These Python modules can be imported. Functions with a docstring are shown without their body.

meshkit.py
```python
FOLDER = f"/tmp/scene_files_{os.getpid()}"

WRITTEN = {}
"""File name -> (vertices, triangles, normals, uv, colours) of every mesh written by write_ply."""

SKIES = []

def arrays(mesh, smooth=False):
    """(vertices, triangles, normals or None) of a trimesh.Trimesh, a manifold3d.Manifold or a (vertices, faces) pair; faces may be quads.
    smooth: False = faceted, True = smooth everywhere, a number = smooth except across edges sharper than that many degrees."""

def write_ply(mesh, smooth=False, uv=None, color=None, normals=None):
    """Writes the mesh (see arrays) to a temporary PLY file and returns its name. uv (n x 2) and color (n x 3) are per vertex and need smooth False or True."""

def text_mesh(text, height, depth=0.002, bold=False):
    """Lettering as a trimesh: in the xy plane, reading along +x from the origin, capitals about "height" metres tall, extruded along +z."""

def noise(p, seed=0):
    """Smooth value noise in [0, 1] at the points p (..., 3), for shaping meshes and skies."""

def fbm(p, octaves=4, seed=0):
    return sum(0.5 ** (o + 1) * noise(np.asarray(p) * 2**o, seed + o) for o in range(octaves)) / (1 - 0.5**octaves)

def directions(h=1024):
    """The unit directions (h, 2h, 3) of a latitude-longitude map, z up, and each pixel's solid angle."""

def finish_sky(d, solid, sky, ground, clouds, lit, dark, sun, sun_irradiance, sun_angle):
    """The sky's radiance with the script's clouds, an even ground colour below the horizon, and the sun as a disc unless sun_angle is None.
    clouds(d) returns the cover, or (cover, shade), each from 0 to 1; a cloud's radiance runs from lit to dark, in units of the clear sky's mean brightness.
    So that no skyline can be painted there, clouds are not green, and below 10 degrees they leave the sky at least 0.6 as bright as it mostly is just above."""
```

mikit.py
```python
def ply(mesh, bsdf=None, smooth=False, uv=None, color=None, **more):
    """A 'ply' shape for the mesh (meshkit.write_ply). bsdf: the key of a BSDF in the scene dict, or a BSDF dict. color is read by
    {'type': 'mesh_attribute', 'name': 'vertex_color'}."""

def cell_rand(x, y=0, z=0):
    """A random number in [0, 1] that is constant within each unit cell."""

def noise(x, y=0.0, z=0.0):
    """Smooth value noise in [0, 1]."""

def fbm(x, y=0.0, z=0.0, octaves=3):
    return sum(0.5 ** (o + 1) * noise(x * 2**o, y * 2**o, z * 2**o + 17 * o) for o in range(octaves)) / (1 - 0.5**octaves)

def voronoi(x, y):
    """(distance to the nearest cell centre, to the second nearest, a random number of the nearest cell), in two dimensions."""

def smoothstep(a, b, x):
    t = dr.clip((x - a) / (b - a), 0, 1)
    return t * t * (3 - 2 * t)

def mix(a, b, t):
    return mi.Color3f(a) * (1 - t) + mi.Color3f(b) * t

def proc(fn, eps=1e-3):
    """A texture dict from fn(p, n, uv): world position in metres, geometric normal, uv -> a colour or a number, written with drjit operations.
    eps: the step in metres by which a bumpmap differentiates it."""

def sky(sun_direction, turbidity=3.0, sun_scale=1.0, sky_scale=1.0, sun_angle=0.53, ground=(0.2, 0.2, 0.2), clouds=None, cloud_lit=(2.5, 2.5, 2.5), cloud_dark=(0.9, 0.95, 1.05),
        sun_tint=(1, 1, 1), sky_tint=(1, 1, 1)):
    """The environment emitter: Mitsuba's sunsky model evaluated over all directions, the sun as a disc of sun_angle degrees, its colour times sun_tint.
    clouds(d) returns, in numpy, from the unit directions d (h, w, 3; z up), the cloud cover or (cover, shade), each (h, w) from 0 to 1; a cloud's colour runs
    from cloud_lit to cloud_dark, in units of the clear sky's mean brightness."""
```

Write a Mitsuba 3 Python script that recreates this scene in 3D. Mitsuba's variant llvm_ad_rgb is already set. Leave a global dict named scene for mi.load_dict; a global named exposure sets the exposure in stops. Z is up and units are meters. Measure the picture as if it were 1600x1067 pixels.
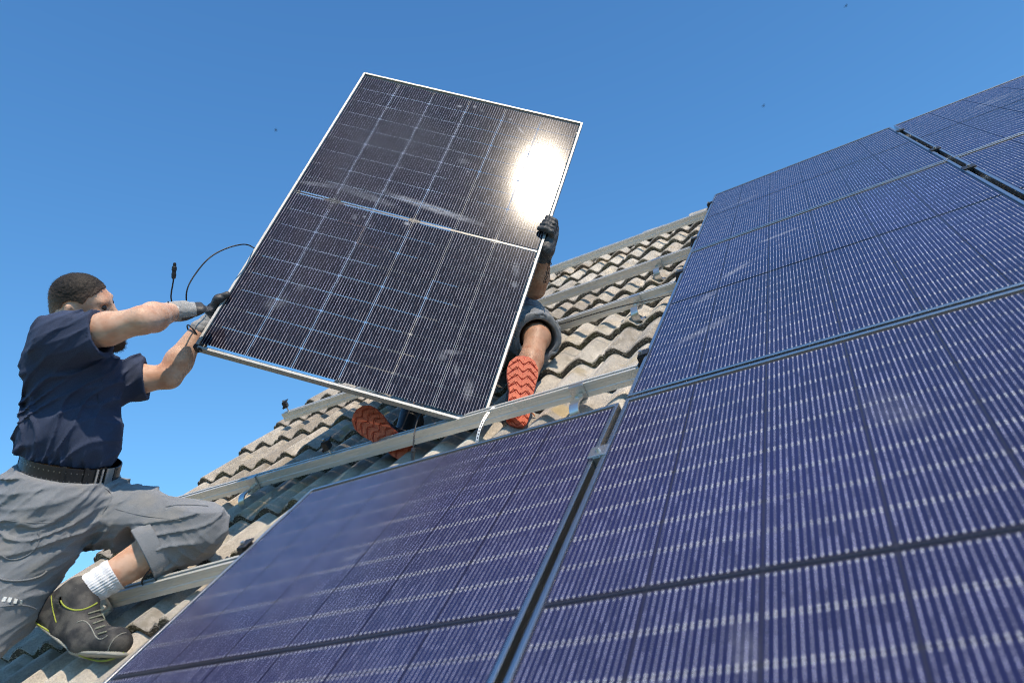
import math
import numpy as np
import drjit as dr
import trimesh
import shapely
from shapely import affinity
import mitsuba as mi
import mikit
import meshkit
from mikit import noise, fbm, voronoi, smoothstep, mix, cell_rand

# ---------------------------------------------------------------- frames, camera, sky
# The roof frame: u along the eaves, v up the slope, w out of the roof; the origin lies on the
# glass plane of the panels, at the lower left corner of the middle panel of the first full column.
PITCH = math.radians(40)
ROOF = np.array([[1, 0, 0], [0, math.cos(PITCH), -math.sin(PITCH)], [0, math.sin(PITCH), math.cos(PITCH)]])
LIFT = np.array([0, 0, 7.0])


def W(p):
    return np.asarray(p, float) @ ROOF.T + LIFT


def mat(rot=np.eye(3), at=(0, 0, 0)):
    """to_world matrix of a piece given in roof coordinates (rot's columns are its axes)."""
    m = np.eye(4)
    m[:3, :3] = ROOF @ np.asarray(rot)
    m[:3, 3] = W(at)
    return mi.ScalarTransform4f(m)


CAM = np.array([[0.86032, 0.314471, -0.401195], [-0.293651, -0.337589, -0.894317], [-0.416676, 0.88721, -0.19809]])       # camera right, down, forward in the roof frame
EYE = np.array([0.6158, -1.85021, 0.66419])
cm = np.eye(4)
cm[:3, :3] = ROOF @ np.stack([-CAM[0], -CAM[1], CAM[2]], 1)
cm[:3, 3] = W(EYE)
scene, labels = {}, {}
scene['camera'] = {'type': 'thinlens', 'fov': 69.7692, 'fov_axis': 'x', 'to_world': mi.ScalarTransform4f(cm),
                   'aperture_radius': 0.0048, 'focus_distance': 2.9, 'near_clip': 0.05, 'far_clip': 3000.0}
SUN = ROOF @ np.array([0.470, 0.200, 0.860])
scene['sky'] = mikit.sky(SUN, turbidity=2.2, sun_scale=1.25, sky_scale=1.95, sky_tint=(0.68, 1.06, 1.17), sun_tint=(0.975, 1.0, 1.05))
exposure = 1.37
rng = np.random.default_rng(7)
UP = np.array([0, math.sin(PITCH), math.cos(PITCH)])     # world up in the roof frame


# ---------------------------------------------------------------- mesh helpers
def tm(v, f):
    return trimesh.Trimesh(np.asarray(v, float), np.asarray(f, int), process=False)


def cat(ms):
    return trimesh.util.concatenate([m for m in ms])


def box(x0, x1, y0, y1, z0, z1):
    m = trimesh.creation.box((x1 - x0, y1 - y0, z1 - z0))
    m.apply_translation(((x0 + x1) / 2, (y0 + y1) / 2, (z0 + z1) / 2))
    return m


def chbox(x0, x1, y0, y1, z0, z1, c=0.002):
    """box with chamfered edges"""
    lo, hi = np.array([x0, y0, z0]), np.array([x1, y1, z1])
    pts = []
    for sx in (0, 1):
        for sy in (0, 1):
            for sz in (0, 1):
                s = np.array([sx, sy, sz])
                p = np.where(s, hi, lo)
                d = np.where(s, -c, c)
                for k in range(3):
                    q = p + d
                    q[k] = p[k]
                    pts.append(q)
    return trimesh.convex.convex_hull(np.array(pts))


def spline(pts, n=40):
    from scipy.interpolate import CubicSpline
    p = np.asarray(pts, float)
    t = np.r_[0, np.cumsum(np.linalg.norm(np.diff(p, axis=0), axis=1))]
    return CubicSpline(t, p)(np.linspace(0, t[-1], n))


def tube(pts, r, sides=8, caps=True):
    p = np.asarray(pts, float)
    t = np.gradient(p, axis=0)
    t /= np.linalg.norm(t, axis=1, keepdims=True)
    a = np.cross(t[0], [0.3, 0.2, 0.9])
    a /= np.linalg.norm(a)
    A = []
    for k in range(len(p)):
        a = a - t[k] * (a @ t[k])
        a /= np.linalg.norm(a)
        A.append(a)
    A = np.array(A)
    Bn = np.cross(t, A)
    ang = np.arange(sides) * 2 * np.pi / sides
    R = np.broadcast_to(r, (len(p),))
    v = p[:, None] + R[:, None, None] * (np.cos(ang)[None, :, None] * A[:, None] + np.sin(ang)[None, :, None] * Bn[:, None])
    i, j = np.meshgrid(np.arange(len(p) - 1), np.arange(sides), indexing='ij')
    q = np.stack([i * sides + j, i * sides + (j + 1) % sides, (i + 1) * sides + (j + 1) % sides, (i + 1) * sides + j], -1).reshape(-1, 4)
    f = np.vstack([q[:, [0, 1, 2]], q[:, [0, 2, 3]]])
    V = v.reshape(-1, 3)
    if caps:
        n = len(V)
        V = np.vstack([V, p[0], p[-1]])
        j = np.arange(sides)
        f = np.vstack([f, np.stack([np.full(sides, n), (j + 1) % sides, j], 1),
                       np.stack([np.full(sides, n + 1), (len(p) - 1) * sides + j, (len(p) - 1) * sides + (j + 1) % sides], 1)])
    return tm(V, f)


def ribbon(path, width_dir, width, thick):
    """a flat bar bent along a path; width_dir fixed"""
    p = np.asarray(path, float)
    t = np.gradient(p, axis=0)
    t /= np.linalg.norm(t, axis=1, keepdims=True)
    w = np.asarray(width_dir, float)
    w = w - t * (t @ w)[:, None]
    w /= np.linalg.norm(w, axis=1, keepdims=True)
    n = np.cross(t, w)
    c = [p + s * width / 2 * w + q * thick / 2 * n for s, q in ((1, 1), (-1, 1), (-1, -1), (1, -1))]
    v = np.stack(c, 1).reshape(-1, 3)
    m, f = len(p), []
    for i in range(m - 1):
        for j in range(4):
            a, b, cc, d = i * 4 + j, i * 4 + (j + 1) % 4, (i + 1) * 4 + (j + 1) % 4, (i + 1) * 4 + j
            f += [[a, b, cc], [a, cc, d]]
    f += [[2, 1, 0], [3, 2, 0], [m * 4 - 4, m * 4 - 3, m * 4 - 2], [m * 4 - 4, m * 4 - 2, m * 4 - 1]]
    out = tm(v, f)
    out.fix_normals()
    return out


def extrude(poly, h):
    return trimesh.creation.extrude_polygon(poly, h, engine='earcut')


def frame_of(x, z):
    """rotation with columns x, y, z (z made perpendicular to x)"""
    x = np.asarray(x, float) / np.linalg.norm(x)
    z = np.asarray(z, float) - x * (np.asarray(z, float) @ x)
    z /= np.linalg.norm(z)
    return np.stack([x, np.cross(z, x), z], 1)


def moved(m, rot, at):
    m = m.copy()
    v = np.asarray(m.vertices) @ np.asarray(rot).T + np.asarray(at)
    return tm(v, m.faces)


used = {}


def key(name, parent=None):
    base = f'{parent}__{name}' if parent else name
    k = used.get(base, 0)
    used[base] = k + 1
    return base if k == 0 else f'{base}_{k:03d}'


def thing(name, label, cat_, group=None, kind=None):
    k = key(name)
    labels[k] = {'label': label, 'category': cat_}
    if group:
        labels[k]['group'] = group
    if kind:
        labels[k]['kind'] = kind
    return k


def put(name, mesh, bsdf, parent=None, smooth=False, label=None, at=None, kind=None, **kw):
    """one entry; the mesh is in roof coordinates (or local ones, placed by at=(rot, pos))"""
    k = key(name, parent)
    scene[k] = mikit.ply(mesh, bsdf, smooth=smooth, to_world=mat(*(at or ())), **kw)
    if label or kind:
        labels[k] = {}
        if label:
            labels[k]['label'] = label
        if kind:
            labels[k]['kind'] = kind
    return k


def reuse(name, ply, parent, rot=np.eye(3), pos=(0, 0, 0), bsdf=None):
    k = key(name, parent)
    d = {**ply, 'to_world': mat(rot, pos)}
    if bsdf:
        d['bsdf'] = {'type': 'ref', 'id': bsdf}
    scene[k] = d
    return k


# ---------------------------------------------------------------- materials
def rgb(*c):
    return {'type': 'rgb', 'value': list(c)}


def two(b):
    return {'type': 'twosided', 'bsdf': b}


def plain(color, rough=0.6, metallic=0.0, spec=0.5, **kw):
    c = color if isinstance(color, dict) else rgb(*color)
    return two({'type': 'principled', 'base_color': c, 'roughness': rough, 'metallic': metallic, 'specular': spec, **kw})


# roof coordinates of a world point, for marks that lie on a given spot of a panel
CP, SP = math.cos(PITCH), math.sin(PITCH)


def roof_uv(p):
    y, z = p.y - float(LIFT[1]), p.z - float(LIFT[2])
    return p.x, y * CP + z * SP, -y * SP + z * CP


HELD_O = np.array([-1.569, 0.214, 0.581])
HELD_R = frame_of([0.794, 0.133, -0.593], [0.561, -0.536, 0.631])
PW, PH = 1.134, 1.722

ROOF_SMEARS = [(0.205, 2.73, 0.16, 0.020, 0.25, 0.5), (0.42, 1.42, 0.10, 0.02, 0.2, 0.55), (0.25, 1.05, 0.10, 0.022, 0.9, 0.55), (0.16, 0.80, 0.07, 0.03, 0.9, 0.35),
               (0.18, 0.40, 0.12, 0.03, 0.6, 0.3), (1.58, 2.95, 0.10, 0.03, 0.2, 0.5), (1.55, 2.87, 0.11, 0.02, 0.2, 0.35), (1.95, 3.2, 0.09, 0.02, 0.2, 0.3),
               (0.36, -1.04, 0.022, 0.06, 0.2, 0.16), (0.25, -1.12, 0.03, 0.05, 0.3, 0.12), (-0.62, -0.55, 0.05, 0.012, 0.3, 0.4), (0.62, -0.45, 0.05, 0.10, 0.3, 0.12)]
HELD_SMEARS = [(0.30, 0.935, 0.17, 0.022, -0.12, 0.30), (0.62, 0.955, 0.24, 0.020, -0.10, 0.65), (0.10, 0.93, 0.13, 0.012, 0.12, 0.35), (0.60, 1.66, 0.010, 0.012, 0, 0.6),
               (0.64, 1.645, 0.012, 0.010, 0, 0.5), (0.53, 1.64, 0.014, 0.009, 0.3, 0.7), (0.79, 1.63, 0.012, 0.008, 0, 0.55), (0.86, 1.57, 0.035, 0.006, -0.7, 0.6),
               (0.84, 1.47, 0.045, 0.02, 0.2, 0.22), (0.92, 1.47, 0.02, 0.012, 0.2, 0.35), (0.32, 0.80, 0.010, 0.016, 0, 0.6), (0.36, 0.815, 0.008, 0.008, 0, 0.7),
               (0.40, 0.775, 0.006, 0.006, 0, 0.6), (0.545, 0.835, 0.014, 0.012, 0, 0.8), (0.555, 0.862, 0.008, 0.01, 0, 0.7), (0.93, 0.27, 0.045, 0.012, 0.25, 0.35),
               (0.90, 0.24, 0.02, 0.02, 0.25, 0.25), (1.06, 0.74, 0.018, 0.04, 0.3, 0.35), (1.075, 0.66, 0.014, 0.018, 0.3, 0.5), (0.66, 1.28, 0.03, 0.02, 0, 0.2),
               (0.70, 1.22, 0.006, 0.006, 0, 0.7), (0.20, 0.28, 0.05, 0.03, 0.6, 0.18), (0.26, 0.38, 0.018, 0.018, 0, 0.25), (1.04, 0.13, 0.02, 0.05, 0.2, 0.25), (0.97, 0.2, 0.01, 0.03, 0.4, 0.25)]


def smears(x, y, spots):
    d = mi.Float(0)
    for (a, b, ra, rb, t, s) in spots:
        c, sn = math.cos(t), math.sin(t)
        dx, dy = x - a, y - b
        q = dr.square((dx * c + dy * sn) / ra) + dr.square((dy * c - dx * sn) / rb)
        d = dr.maximum(d, s * dr.exp(-1.6 * q * q))
    streak = 0.35 + 0.9 * noise(x * 60 + y * 20, y * 160 - x * 10) * (0.4 + noise(x * 25, y * 25))
    return dr.clip(d * streak, 0, 1)


def cell_color(uv, p, base, wirec, w0, w1, padv):
    """monocrystalline half cell: 16 thin wires with solder pads, printed on a near black wafer"""
    k = uv.x * 16
    a = dr.abs(k - dr.floor(k) - 0.5) * 11.3            # mm from the wire
    e = dr.minimum(uv.y, 1 - uv.y) * 91                 # mm from the cut edge
    q = uv.y * 7.0
    pad_d = dr.abs(q - dr.floor(q) - 0.5) * 13
    wire = 1 - smoothstep(w0, w1, a)
    endpad = (1 - smoothstep(1.15, 1.75, a)) * (1 - smoothstep(5.8, 7.2, e)) * smoothstep(0.5, 0.9, e)
    pad = (1 - smoothstep(0.75, 1.2, a)) * (1 - smoothstep(0.9, 1.5, pad_d))
    v = 0.5 + 1.0 * cell_rand(dr.floor(k) + 7 * dr.floor(uv.y * 2), dr.floor(p.x * 5.4), dr.floor((p.y + p.z) * 9))
    tone = 0.7 + 0.6 * noise(p.x * 2.3, p.y * 2.3, p.z * 2.3)
    c = mi.Color3f(*base) * tone
    c = mix(c, mi.Color3f(*wirec) * v, wire)
    c = mix(c, mi.Color3f(0.5, 0.5, 0.56), pad * 0.5 * padv * v)
    patch = 0.35 + 1.0 * noise(p.x * 7.0, p.y * 7.0, p.z * 7.0)
    c = mix(c, mi.Color3f(1.0, 1.01, 1.10) * padv, dr.clip(endpad * patch, 0, 1))
    return c


def roof_cell(p, n, uv):
    x, y, _ = roof_uv(p)
    c = cell_color(uv, p, (0.0135, 0.0140, 0.062), (0.25, 0.255, 0.37), 0.40, 1.25, 0.60)
    dust = 0.010 * fbm(x * 5, y * 5, 0.5) + 0.02 * smoothstep(0.78, 0.95, noise(x * 210, y * 210)) * noise(x * 3, y * 3)
    return mix(c, (0.55, 0.56, 0.58), dr.clip(smears(x, y, ROOF_SMEARS) * 0.55 + dust, 0, 1))


HX, HY = HELD_R[:, 0], HELD_R[:, 1]


def held_cell(p, n, uv):
    a, b, c3 = roof_uv(p)
    a, b, c3 = a - float(HELD_O[0]), b - float(HELD_O[1]), c3 - float(HELD_O[2])
    x = a * float(HX[0]) + b * float(HX[1]) + c3 * float(HX[2])
    y = a * float(HY[0]) + b * float(HY[1]) + c3 * float(HY[2])
    c = cell_color(uv, p, (0.0075, 0.0060, 0.0135), (0.245, 0.23, 0.27), 0.45, 1.6, 0.30)  # same cells as on the roof; view-angle darkening put into the base colour
    dust = 0.006 * fbm(x * 5, y * 5, 0.5) + 0.02 * smoothstep(0.8, 0.95, noise(x * 210, y * 210)) * noise(x * 3, y * 3)
    return mix(c, (0.55, 0.56, 0.62), dr.clip(smears(x, y, HELD_SMEARS) * 0.6 + dust, 0, 1))


scene['m_cell'] = {'type': 'twosided', 'bsdf': {'type': 'roughplastic', 'distribution': 'ggx', 'alpha': 0.060, 'int_ior': 1.5, 'nonlinear': False, 'diffuse_reflectance': mikit.proc(roof_cell)}}
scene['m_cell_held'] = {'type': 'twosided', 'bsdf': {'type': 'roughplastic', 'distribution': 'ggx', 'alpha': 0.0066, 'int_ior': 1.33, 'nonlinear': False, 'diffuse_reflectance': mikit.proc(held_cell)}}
scene['m_glass'] = {'type': 'thindielectric', 'int_ior': 1.45}
scene['m_gap_light'] = plain((0.28, 0.285, 0.30), 0.5)  # pale colour standing in for light that shines through the cell gaps
scene['m_shade_sheet'] = two({'type': 'roughplastic', 'distribution': 'ggx', 'alpha': 0.060, 'int_ior': 1.5, 'nonlinear': False, 'diffuse_reflectance': rgb(0.035, 0.034, 0.048)})  # dark sheet in place of the shade seen through the clear gaps
scene['m_ribbon'] = plain((0.75, 0.77, 0.78), 0.35, 0.8)
scene['m_black_strip'] = plain((0.012, 0.013, 0.02), 0.3)


def alu(p, n, uv):
    t = noise(p.x * 4, p.y * 400, p.z * 400)
    return mi.Color3f(0.74, 0.725, 0.675) * (0.86 + 0.18 * t + 0.12 * (fbm(p.x * 9, p.y * 9, p.z * 9) - 0.5))


scene['m_frame'] = plain((0.68, 0.69, 0.70), 0.30, 1.0)
scene['m_frame_held'] = plain((0.47, 0.47, 0.46), 0.62, 0.9)  # same frame metal, darkened and dulled to hold back the sun glare
scene['m_rail'] = plain(mikit.proc(alu), 0.42, 0.55)
scene['m_steel'] = plain((0.62, 0.62, 0.61), 0.30, 0.9)
scene['m_black'] = plain((0.018, 0.018, 0.020), 0.42)
scene['m_rubber'] = plain((0.02, 0.02, 0.022), 0.5)


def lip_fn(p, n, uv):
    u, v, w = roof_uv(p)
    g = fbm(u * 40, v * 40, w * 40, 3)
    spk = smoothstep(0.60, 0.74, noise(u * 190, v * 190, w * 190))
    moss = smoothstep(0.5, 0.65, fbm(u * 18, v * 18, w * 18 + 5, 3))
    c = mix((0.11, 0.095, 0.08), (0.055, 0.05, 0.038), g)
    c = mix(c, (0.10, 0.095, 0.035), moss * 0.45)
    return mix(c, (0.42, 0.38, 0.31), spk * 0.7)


def tile_fn(base, lich):
    def fn(p, n, uv):
        u, v, w = roof_uv(p)
        g = fbm(u * 14, v * 9, w * 14, 4)
        fine = noise(u * 260, v * 260, w * 260)
        spk = smoothstep(0.70, 0.86, noise(u * 120, v * 120, w * 120)) * smoothstep(0.42, 0.7, fbm(u * 5, v * 5, 2.0))
        blot = smoothstep(0.55, 0.72, fbm(u * 22 + 3, v * 16, w * 20, 3))
        streak = fbm(u * 45, v * 3.5, 1.0, 3)
        c = mi.Color3f(*base) * (0.60 + 0.55 * g) * (0.80 + 0.40 * fine) * (0.78 + 0.42 * streak)
        c = mix(c, mi.Color3f(*base) * mi.Color3f(0.62, 0.60, 0.56), blot * 0.8)
        c = mix(c, (0.50, 0.46, 0.36), spk * 0.5)
        yel = smoothstep(0.66, 0.74, fbm(u * 7 + 11, v * 7, 3.0, 3))
        c = mix(c, (0.36, 0.27, 0.13), yel * lich)
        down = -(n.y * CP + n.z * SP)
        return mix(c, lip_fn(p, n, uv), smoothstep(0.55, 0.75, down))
    return fn


TILES = ['m_tile_a', 'm_tile_b', 'm_tile_c']
for k, b, l in zip(TILES, [(0.385, 0.352, 0.305), (0.325, 0.297, 0.26), (0.43, 0.396, 0.345)], (0.35, 0.7, 0.2)):
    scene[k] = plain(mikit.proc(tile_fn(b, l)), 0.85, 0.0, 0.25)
scene['m_deck'] = plain((0.05, 0.045, 0.04), 0.9)


def brick_fn(p, n, uv):
    r = dr.floor(p.z / 0.075)
    a = (p.x + p.y) / 0.24 + 0.5 * (r - 2 * dr.floor(r / 2))
    m = dr.maximum(smoothstep(0.43, 0.47, dr.abs(a - dr.floor(a) - 0.5)), smoothstep(0.40, 0.45, dr.abs(p.z / 0.075 - r - 0.5)))
    return mix(mi.Color3f(0.30, 0.14, 0.09) * (0.7 + 0.5 * cell_rand(dr.floor(a), r)), (0.36, 0.34, 0.31), m)


scene['m_brick'] = plain(mikit.proc(brick_fn), 0.9)
scene['m_wood'] = plain((0.20, 0.13, 0.08), 0.7)
scene['m_zinc'] = plain((0.42, 0.43, 0.44), 0.45, 0.6)


def ground_fn(p, n, uv):
    return mix((0.05, 0.09, 0.025), (0.13, 0.12, 0.06), fbm(p.x * 0.2, p.y * 0.2, 0.0, 4)) * (0.7 + 0.6 * noise(p.x * 9, p.y * 9))


scene['m_ground'] = plain(mikit.proc(ground_fn), 0.95)

def skin_fn(tone):
    def fn(p, n, uv):
        b = fbm(p.x * 30, p.y * 30, p.z * 30, 3)
        f = noise(p.x * 420, p.y * 420, p.z * 420)
        c = mix(mi.Color3f(*tone) * mi.Color3f(1.06, 1.02, 1.0), mi.Color3f(*tone) * mi.Color3f(0.92, 0.74, 0.66), smoothstep(0.35, 0.75, b))
        return c * (0.95 + 0.09 * f)
    return fn


def cloth_fn(col, var=0.25, freq=900.0):
    def fn(p, n, uv):
        w = noise(p.x * freq, p.y * freq, p.z * freq)
        b = fbm(p.x * 9, p.y * 9, p.z * 9, 3)
        return mi.Color3f(*col) * (1 - var + 2 * var * w) * (0.82 + 0.36 * b)
    return fn


def trouser_fn(p, n, uv):
    w = noise(p.x * 800, p.y * 800, p.z * 800)
    b = fbm(p.x * 8, p.y * 8, p.z * 8, 4)
    dirt = smoothstep(0.52, 0.75, fbm(p.x * 14 + 5, p.y * 14, p.z * 14, 3))
    c = mi.Color3f(0.188, 0.198, 0.215) * (0.80 + 0.4 * w) * (0.8 + 0.4 * b)
    return mix(c, (0.24, 0.225, 0.20), dirt * 0.40)


def hair_fn(p, n, uv):
    w = noise(p.x * 300, p.y * 300, p.z * 900)
    return mix((0.012, 0.008, 0.006), (0.055, 0.036, 0.026), w)


def suede_fn(p, n, uv):
    w = noise(p.x * 700, p.y * 700, p.z * 700)
    b = smoothstep(0.4, 0.7, fbm(p.x * 26, p.y * 26, p.z * 26, 3))
    return mix((0.028, 0.028, 0.030), (0.085, 0.08, 0.073), b) * (0.75 + 0.5 * w)


def glove_fn(p, n, uv):
    w = noise(p.x * 900, p.y * 900, p.z * 900)
    return mi.Color3f(0.30, 0.295, 0.29) * (0.75 + 0.5 * w)


scene['m_skin'] = plain(mikit.proc(skin_fn((0.58, 0.385, 0.28))), 0.5, 0.0, 0.4)
scene['m_skin_tan'] = plain(mikit.proc(skin_fn((0.40, 0.235, 0.155))), 0.5, 0.0, 0.4)
scene['m_navy'] = plain(mikit.proc(cloth_fn((0.040, 0.053, 0.096), 0.3)), 0.85, 0.0, 0.2, sheen=0.3)
scene['m_trouser'] = plain(mikit.proc(trouser_fn), 0.85, 0.0, 0.2, sheen=0.2)
scene['m_hair'] = plain(mikit.proc(hair_fn), 0.6)
scene['m_hair_faded'] = plain({'type': 'mesh_attribute', 'name': 'vertex_color'}, 0.75)
scene['m_eyelet'] = plain((0.20, 0.20, 0.20), 0.4, 0.7)
scene['m_belt'] = plain((0.022, 0.022, 0.024), 0.38)
scene['m_glove_knit'] = plain(mikit.proc(glove_fn), 0.85)
scene['m_glove_coat'] = plain(mikit.proc(cloth_fn((0.045, 0.045, 0.048), 0.3)), 0.55)
scene['m_sock'] = plain(mikit.proc(cloth_fn((0.72, 0.72, 0.75), 0.08)), 0.9)
scene['m_suede'] = plain(mikit.proc(suede_fn), 0.8)
scene['m_lime'] = plain((0.30, 0.34, 0.05), 0.6)
scene['m_sole_grey'] = plain((0.27, 0.27, 0.24), 0.7)
scene['m_lace'] = plain((0.20, 0.21, 0.16), 0.8)
scene['m_orange'] = plain(mikit.proc(cloth_fn((0.60, 0.135, 0.065), 0.15, 300.0)), 0.6)
scene['m_orange_deep'] = plain((0.50, 0.085, 0.045), 0.6)
scene['m_orange_lace'] = plain((0.60, 0.16, 0.04), 0.7)
scene['m_eye'] = plain((0.05, 0.04, 0.035), 0.25)
scene['m_ink'] = plain((0.045, 0.035, 0.035), 0.6)
scene['m_strap'] = plain((0.50, 0.52, 0.54), 0.45, 0.5)
scene['m_white'] = plain((0.72, 0.72, 0.70), 0.5)
scene['m_reflect'] = plain((0.62, 0.62, 0.60), 0.35)

# ---------------------------------------------------------------- ground and house
g = trimesh.creation.box((4000, 4000, 0.4))
g.apply_translation((0, 0, -0.2))
scene['ground'] = mikit.ply(g, 'm_ground')
labels['ground'] = {'label': 'green lawn around the house', 'kind': 'structure'}

U0, U1 = -2.72, 4.2                  # verge and far end of the roof
GAUGE, LIP0 = 0.343, 0.885           # course spacing; v of one course's lower edge
COURSE = list(range(-10, 8))         # courses from the eaves up to the ridge
RIDGE_V = LIP0 + GAUGE * 8 - 0.10    # 3.53
EAVE_V = LIP0 + GAUGE * COURSE[0]
house = thing('house', 'house whose pitched roof of weathered grey double wave concrete tiles carries the panels', 'house')


def wpt(u, v, w=-0.2):
    return W((u, v, w))


def world_mesh(name, mesh, bsdf, parent, **kw):
    k = key(name, parent)
    scene[k] = mikit.ply(mesh, bsdf, **kw)
    return k


rz, ry = wpt(0, RIDGE_V)[2], wpt(0, RIDGE_V)[1]
ez, ey = wpt(0, EAVE_V)[2], wpt(0, EAVE_V)[1]
# brick gable house below the roof
prof = shapely.Polygon([(ey + 0.45, 0.0), (2 * ry - ey - 0.45, 0.0), (2 * ry - ey - 0.45, ez + 0.22), (ry, rz - 0.17), (ey + 0.45, ez + 0.22)])
wall = extrude(prof, U1 - U0 - 0.4)
v_ = np.asarray(wall.vertices)
wall = tm(np.stack([v_[:, 2] + U0 + 0.2, v_[:, 0], v_[:, 1]], 1), wall.faces)
wall.fix_normals()
world_mesh('wall', wall, 'm_brick', house)
roof = key('roof', house)
deck = box(U0 + 0.03, U1, EAVE_V + 0.03, RIDGE_V, -0.235, -0.205)
scene[roof] = mikit.ply(deck, 'm_deck', to_world=mat())
# the far slope, mirrored about the ridge
fm = np.array(deck.vertices)
fw = W(fm)
fw[:, 1] = 2 * ry - fw[:, 1]
fw[:, 2] -= 0.004
far_slope = tm(fw, deck.faces[:, ::-1])
world_mesh('far_slope', far_slope, 'm_tile_b', house)
gut = tube([W((U0, EAVE_V - 0.06, -0.22)), W((U1, EAVE_V - 0.06, -0.22))], 0.065, 12)
world_mesh('gutter', gut, 'm_zinc', house, smooth=40)
put('barge_board', box(U0 - 0.005, U0 + 0.02, EAVE_V + 0.02, RIDGE_V - 0.02, -0.36, -0.208), 'm_wood', house)


def wave(x):
    """height of the double wave at x (0 to 0.3 across one tile; crests at 0.04 and 0.19)"""
    ph = 2 * np.pi * (np.asarray(x) - 0.040) / 0.15
    return -0.119 + 0.0185 * np.cos(ph + 0.5 * (1 - np.cos(ph)))


TW, TL, TILT, THICK = 0.2965, 0.40, 0.031, 0.029


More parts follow.
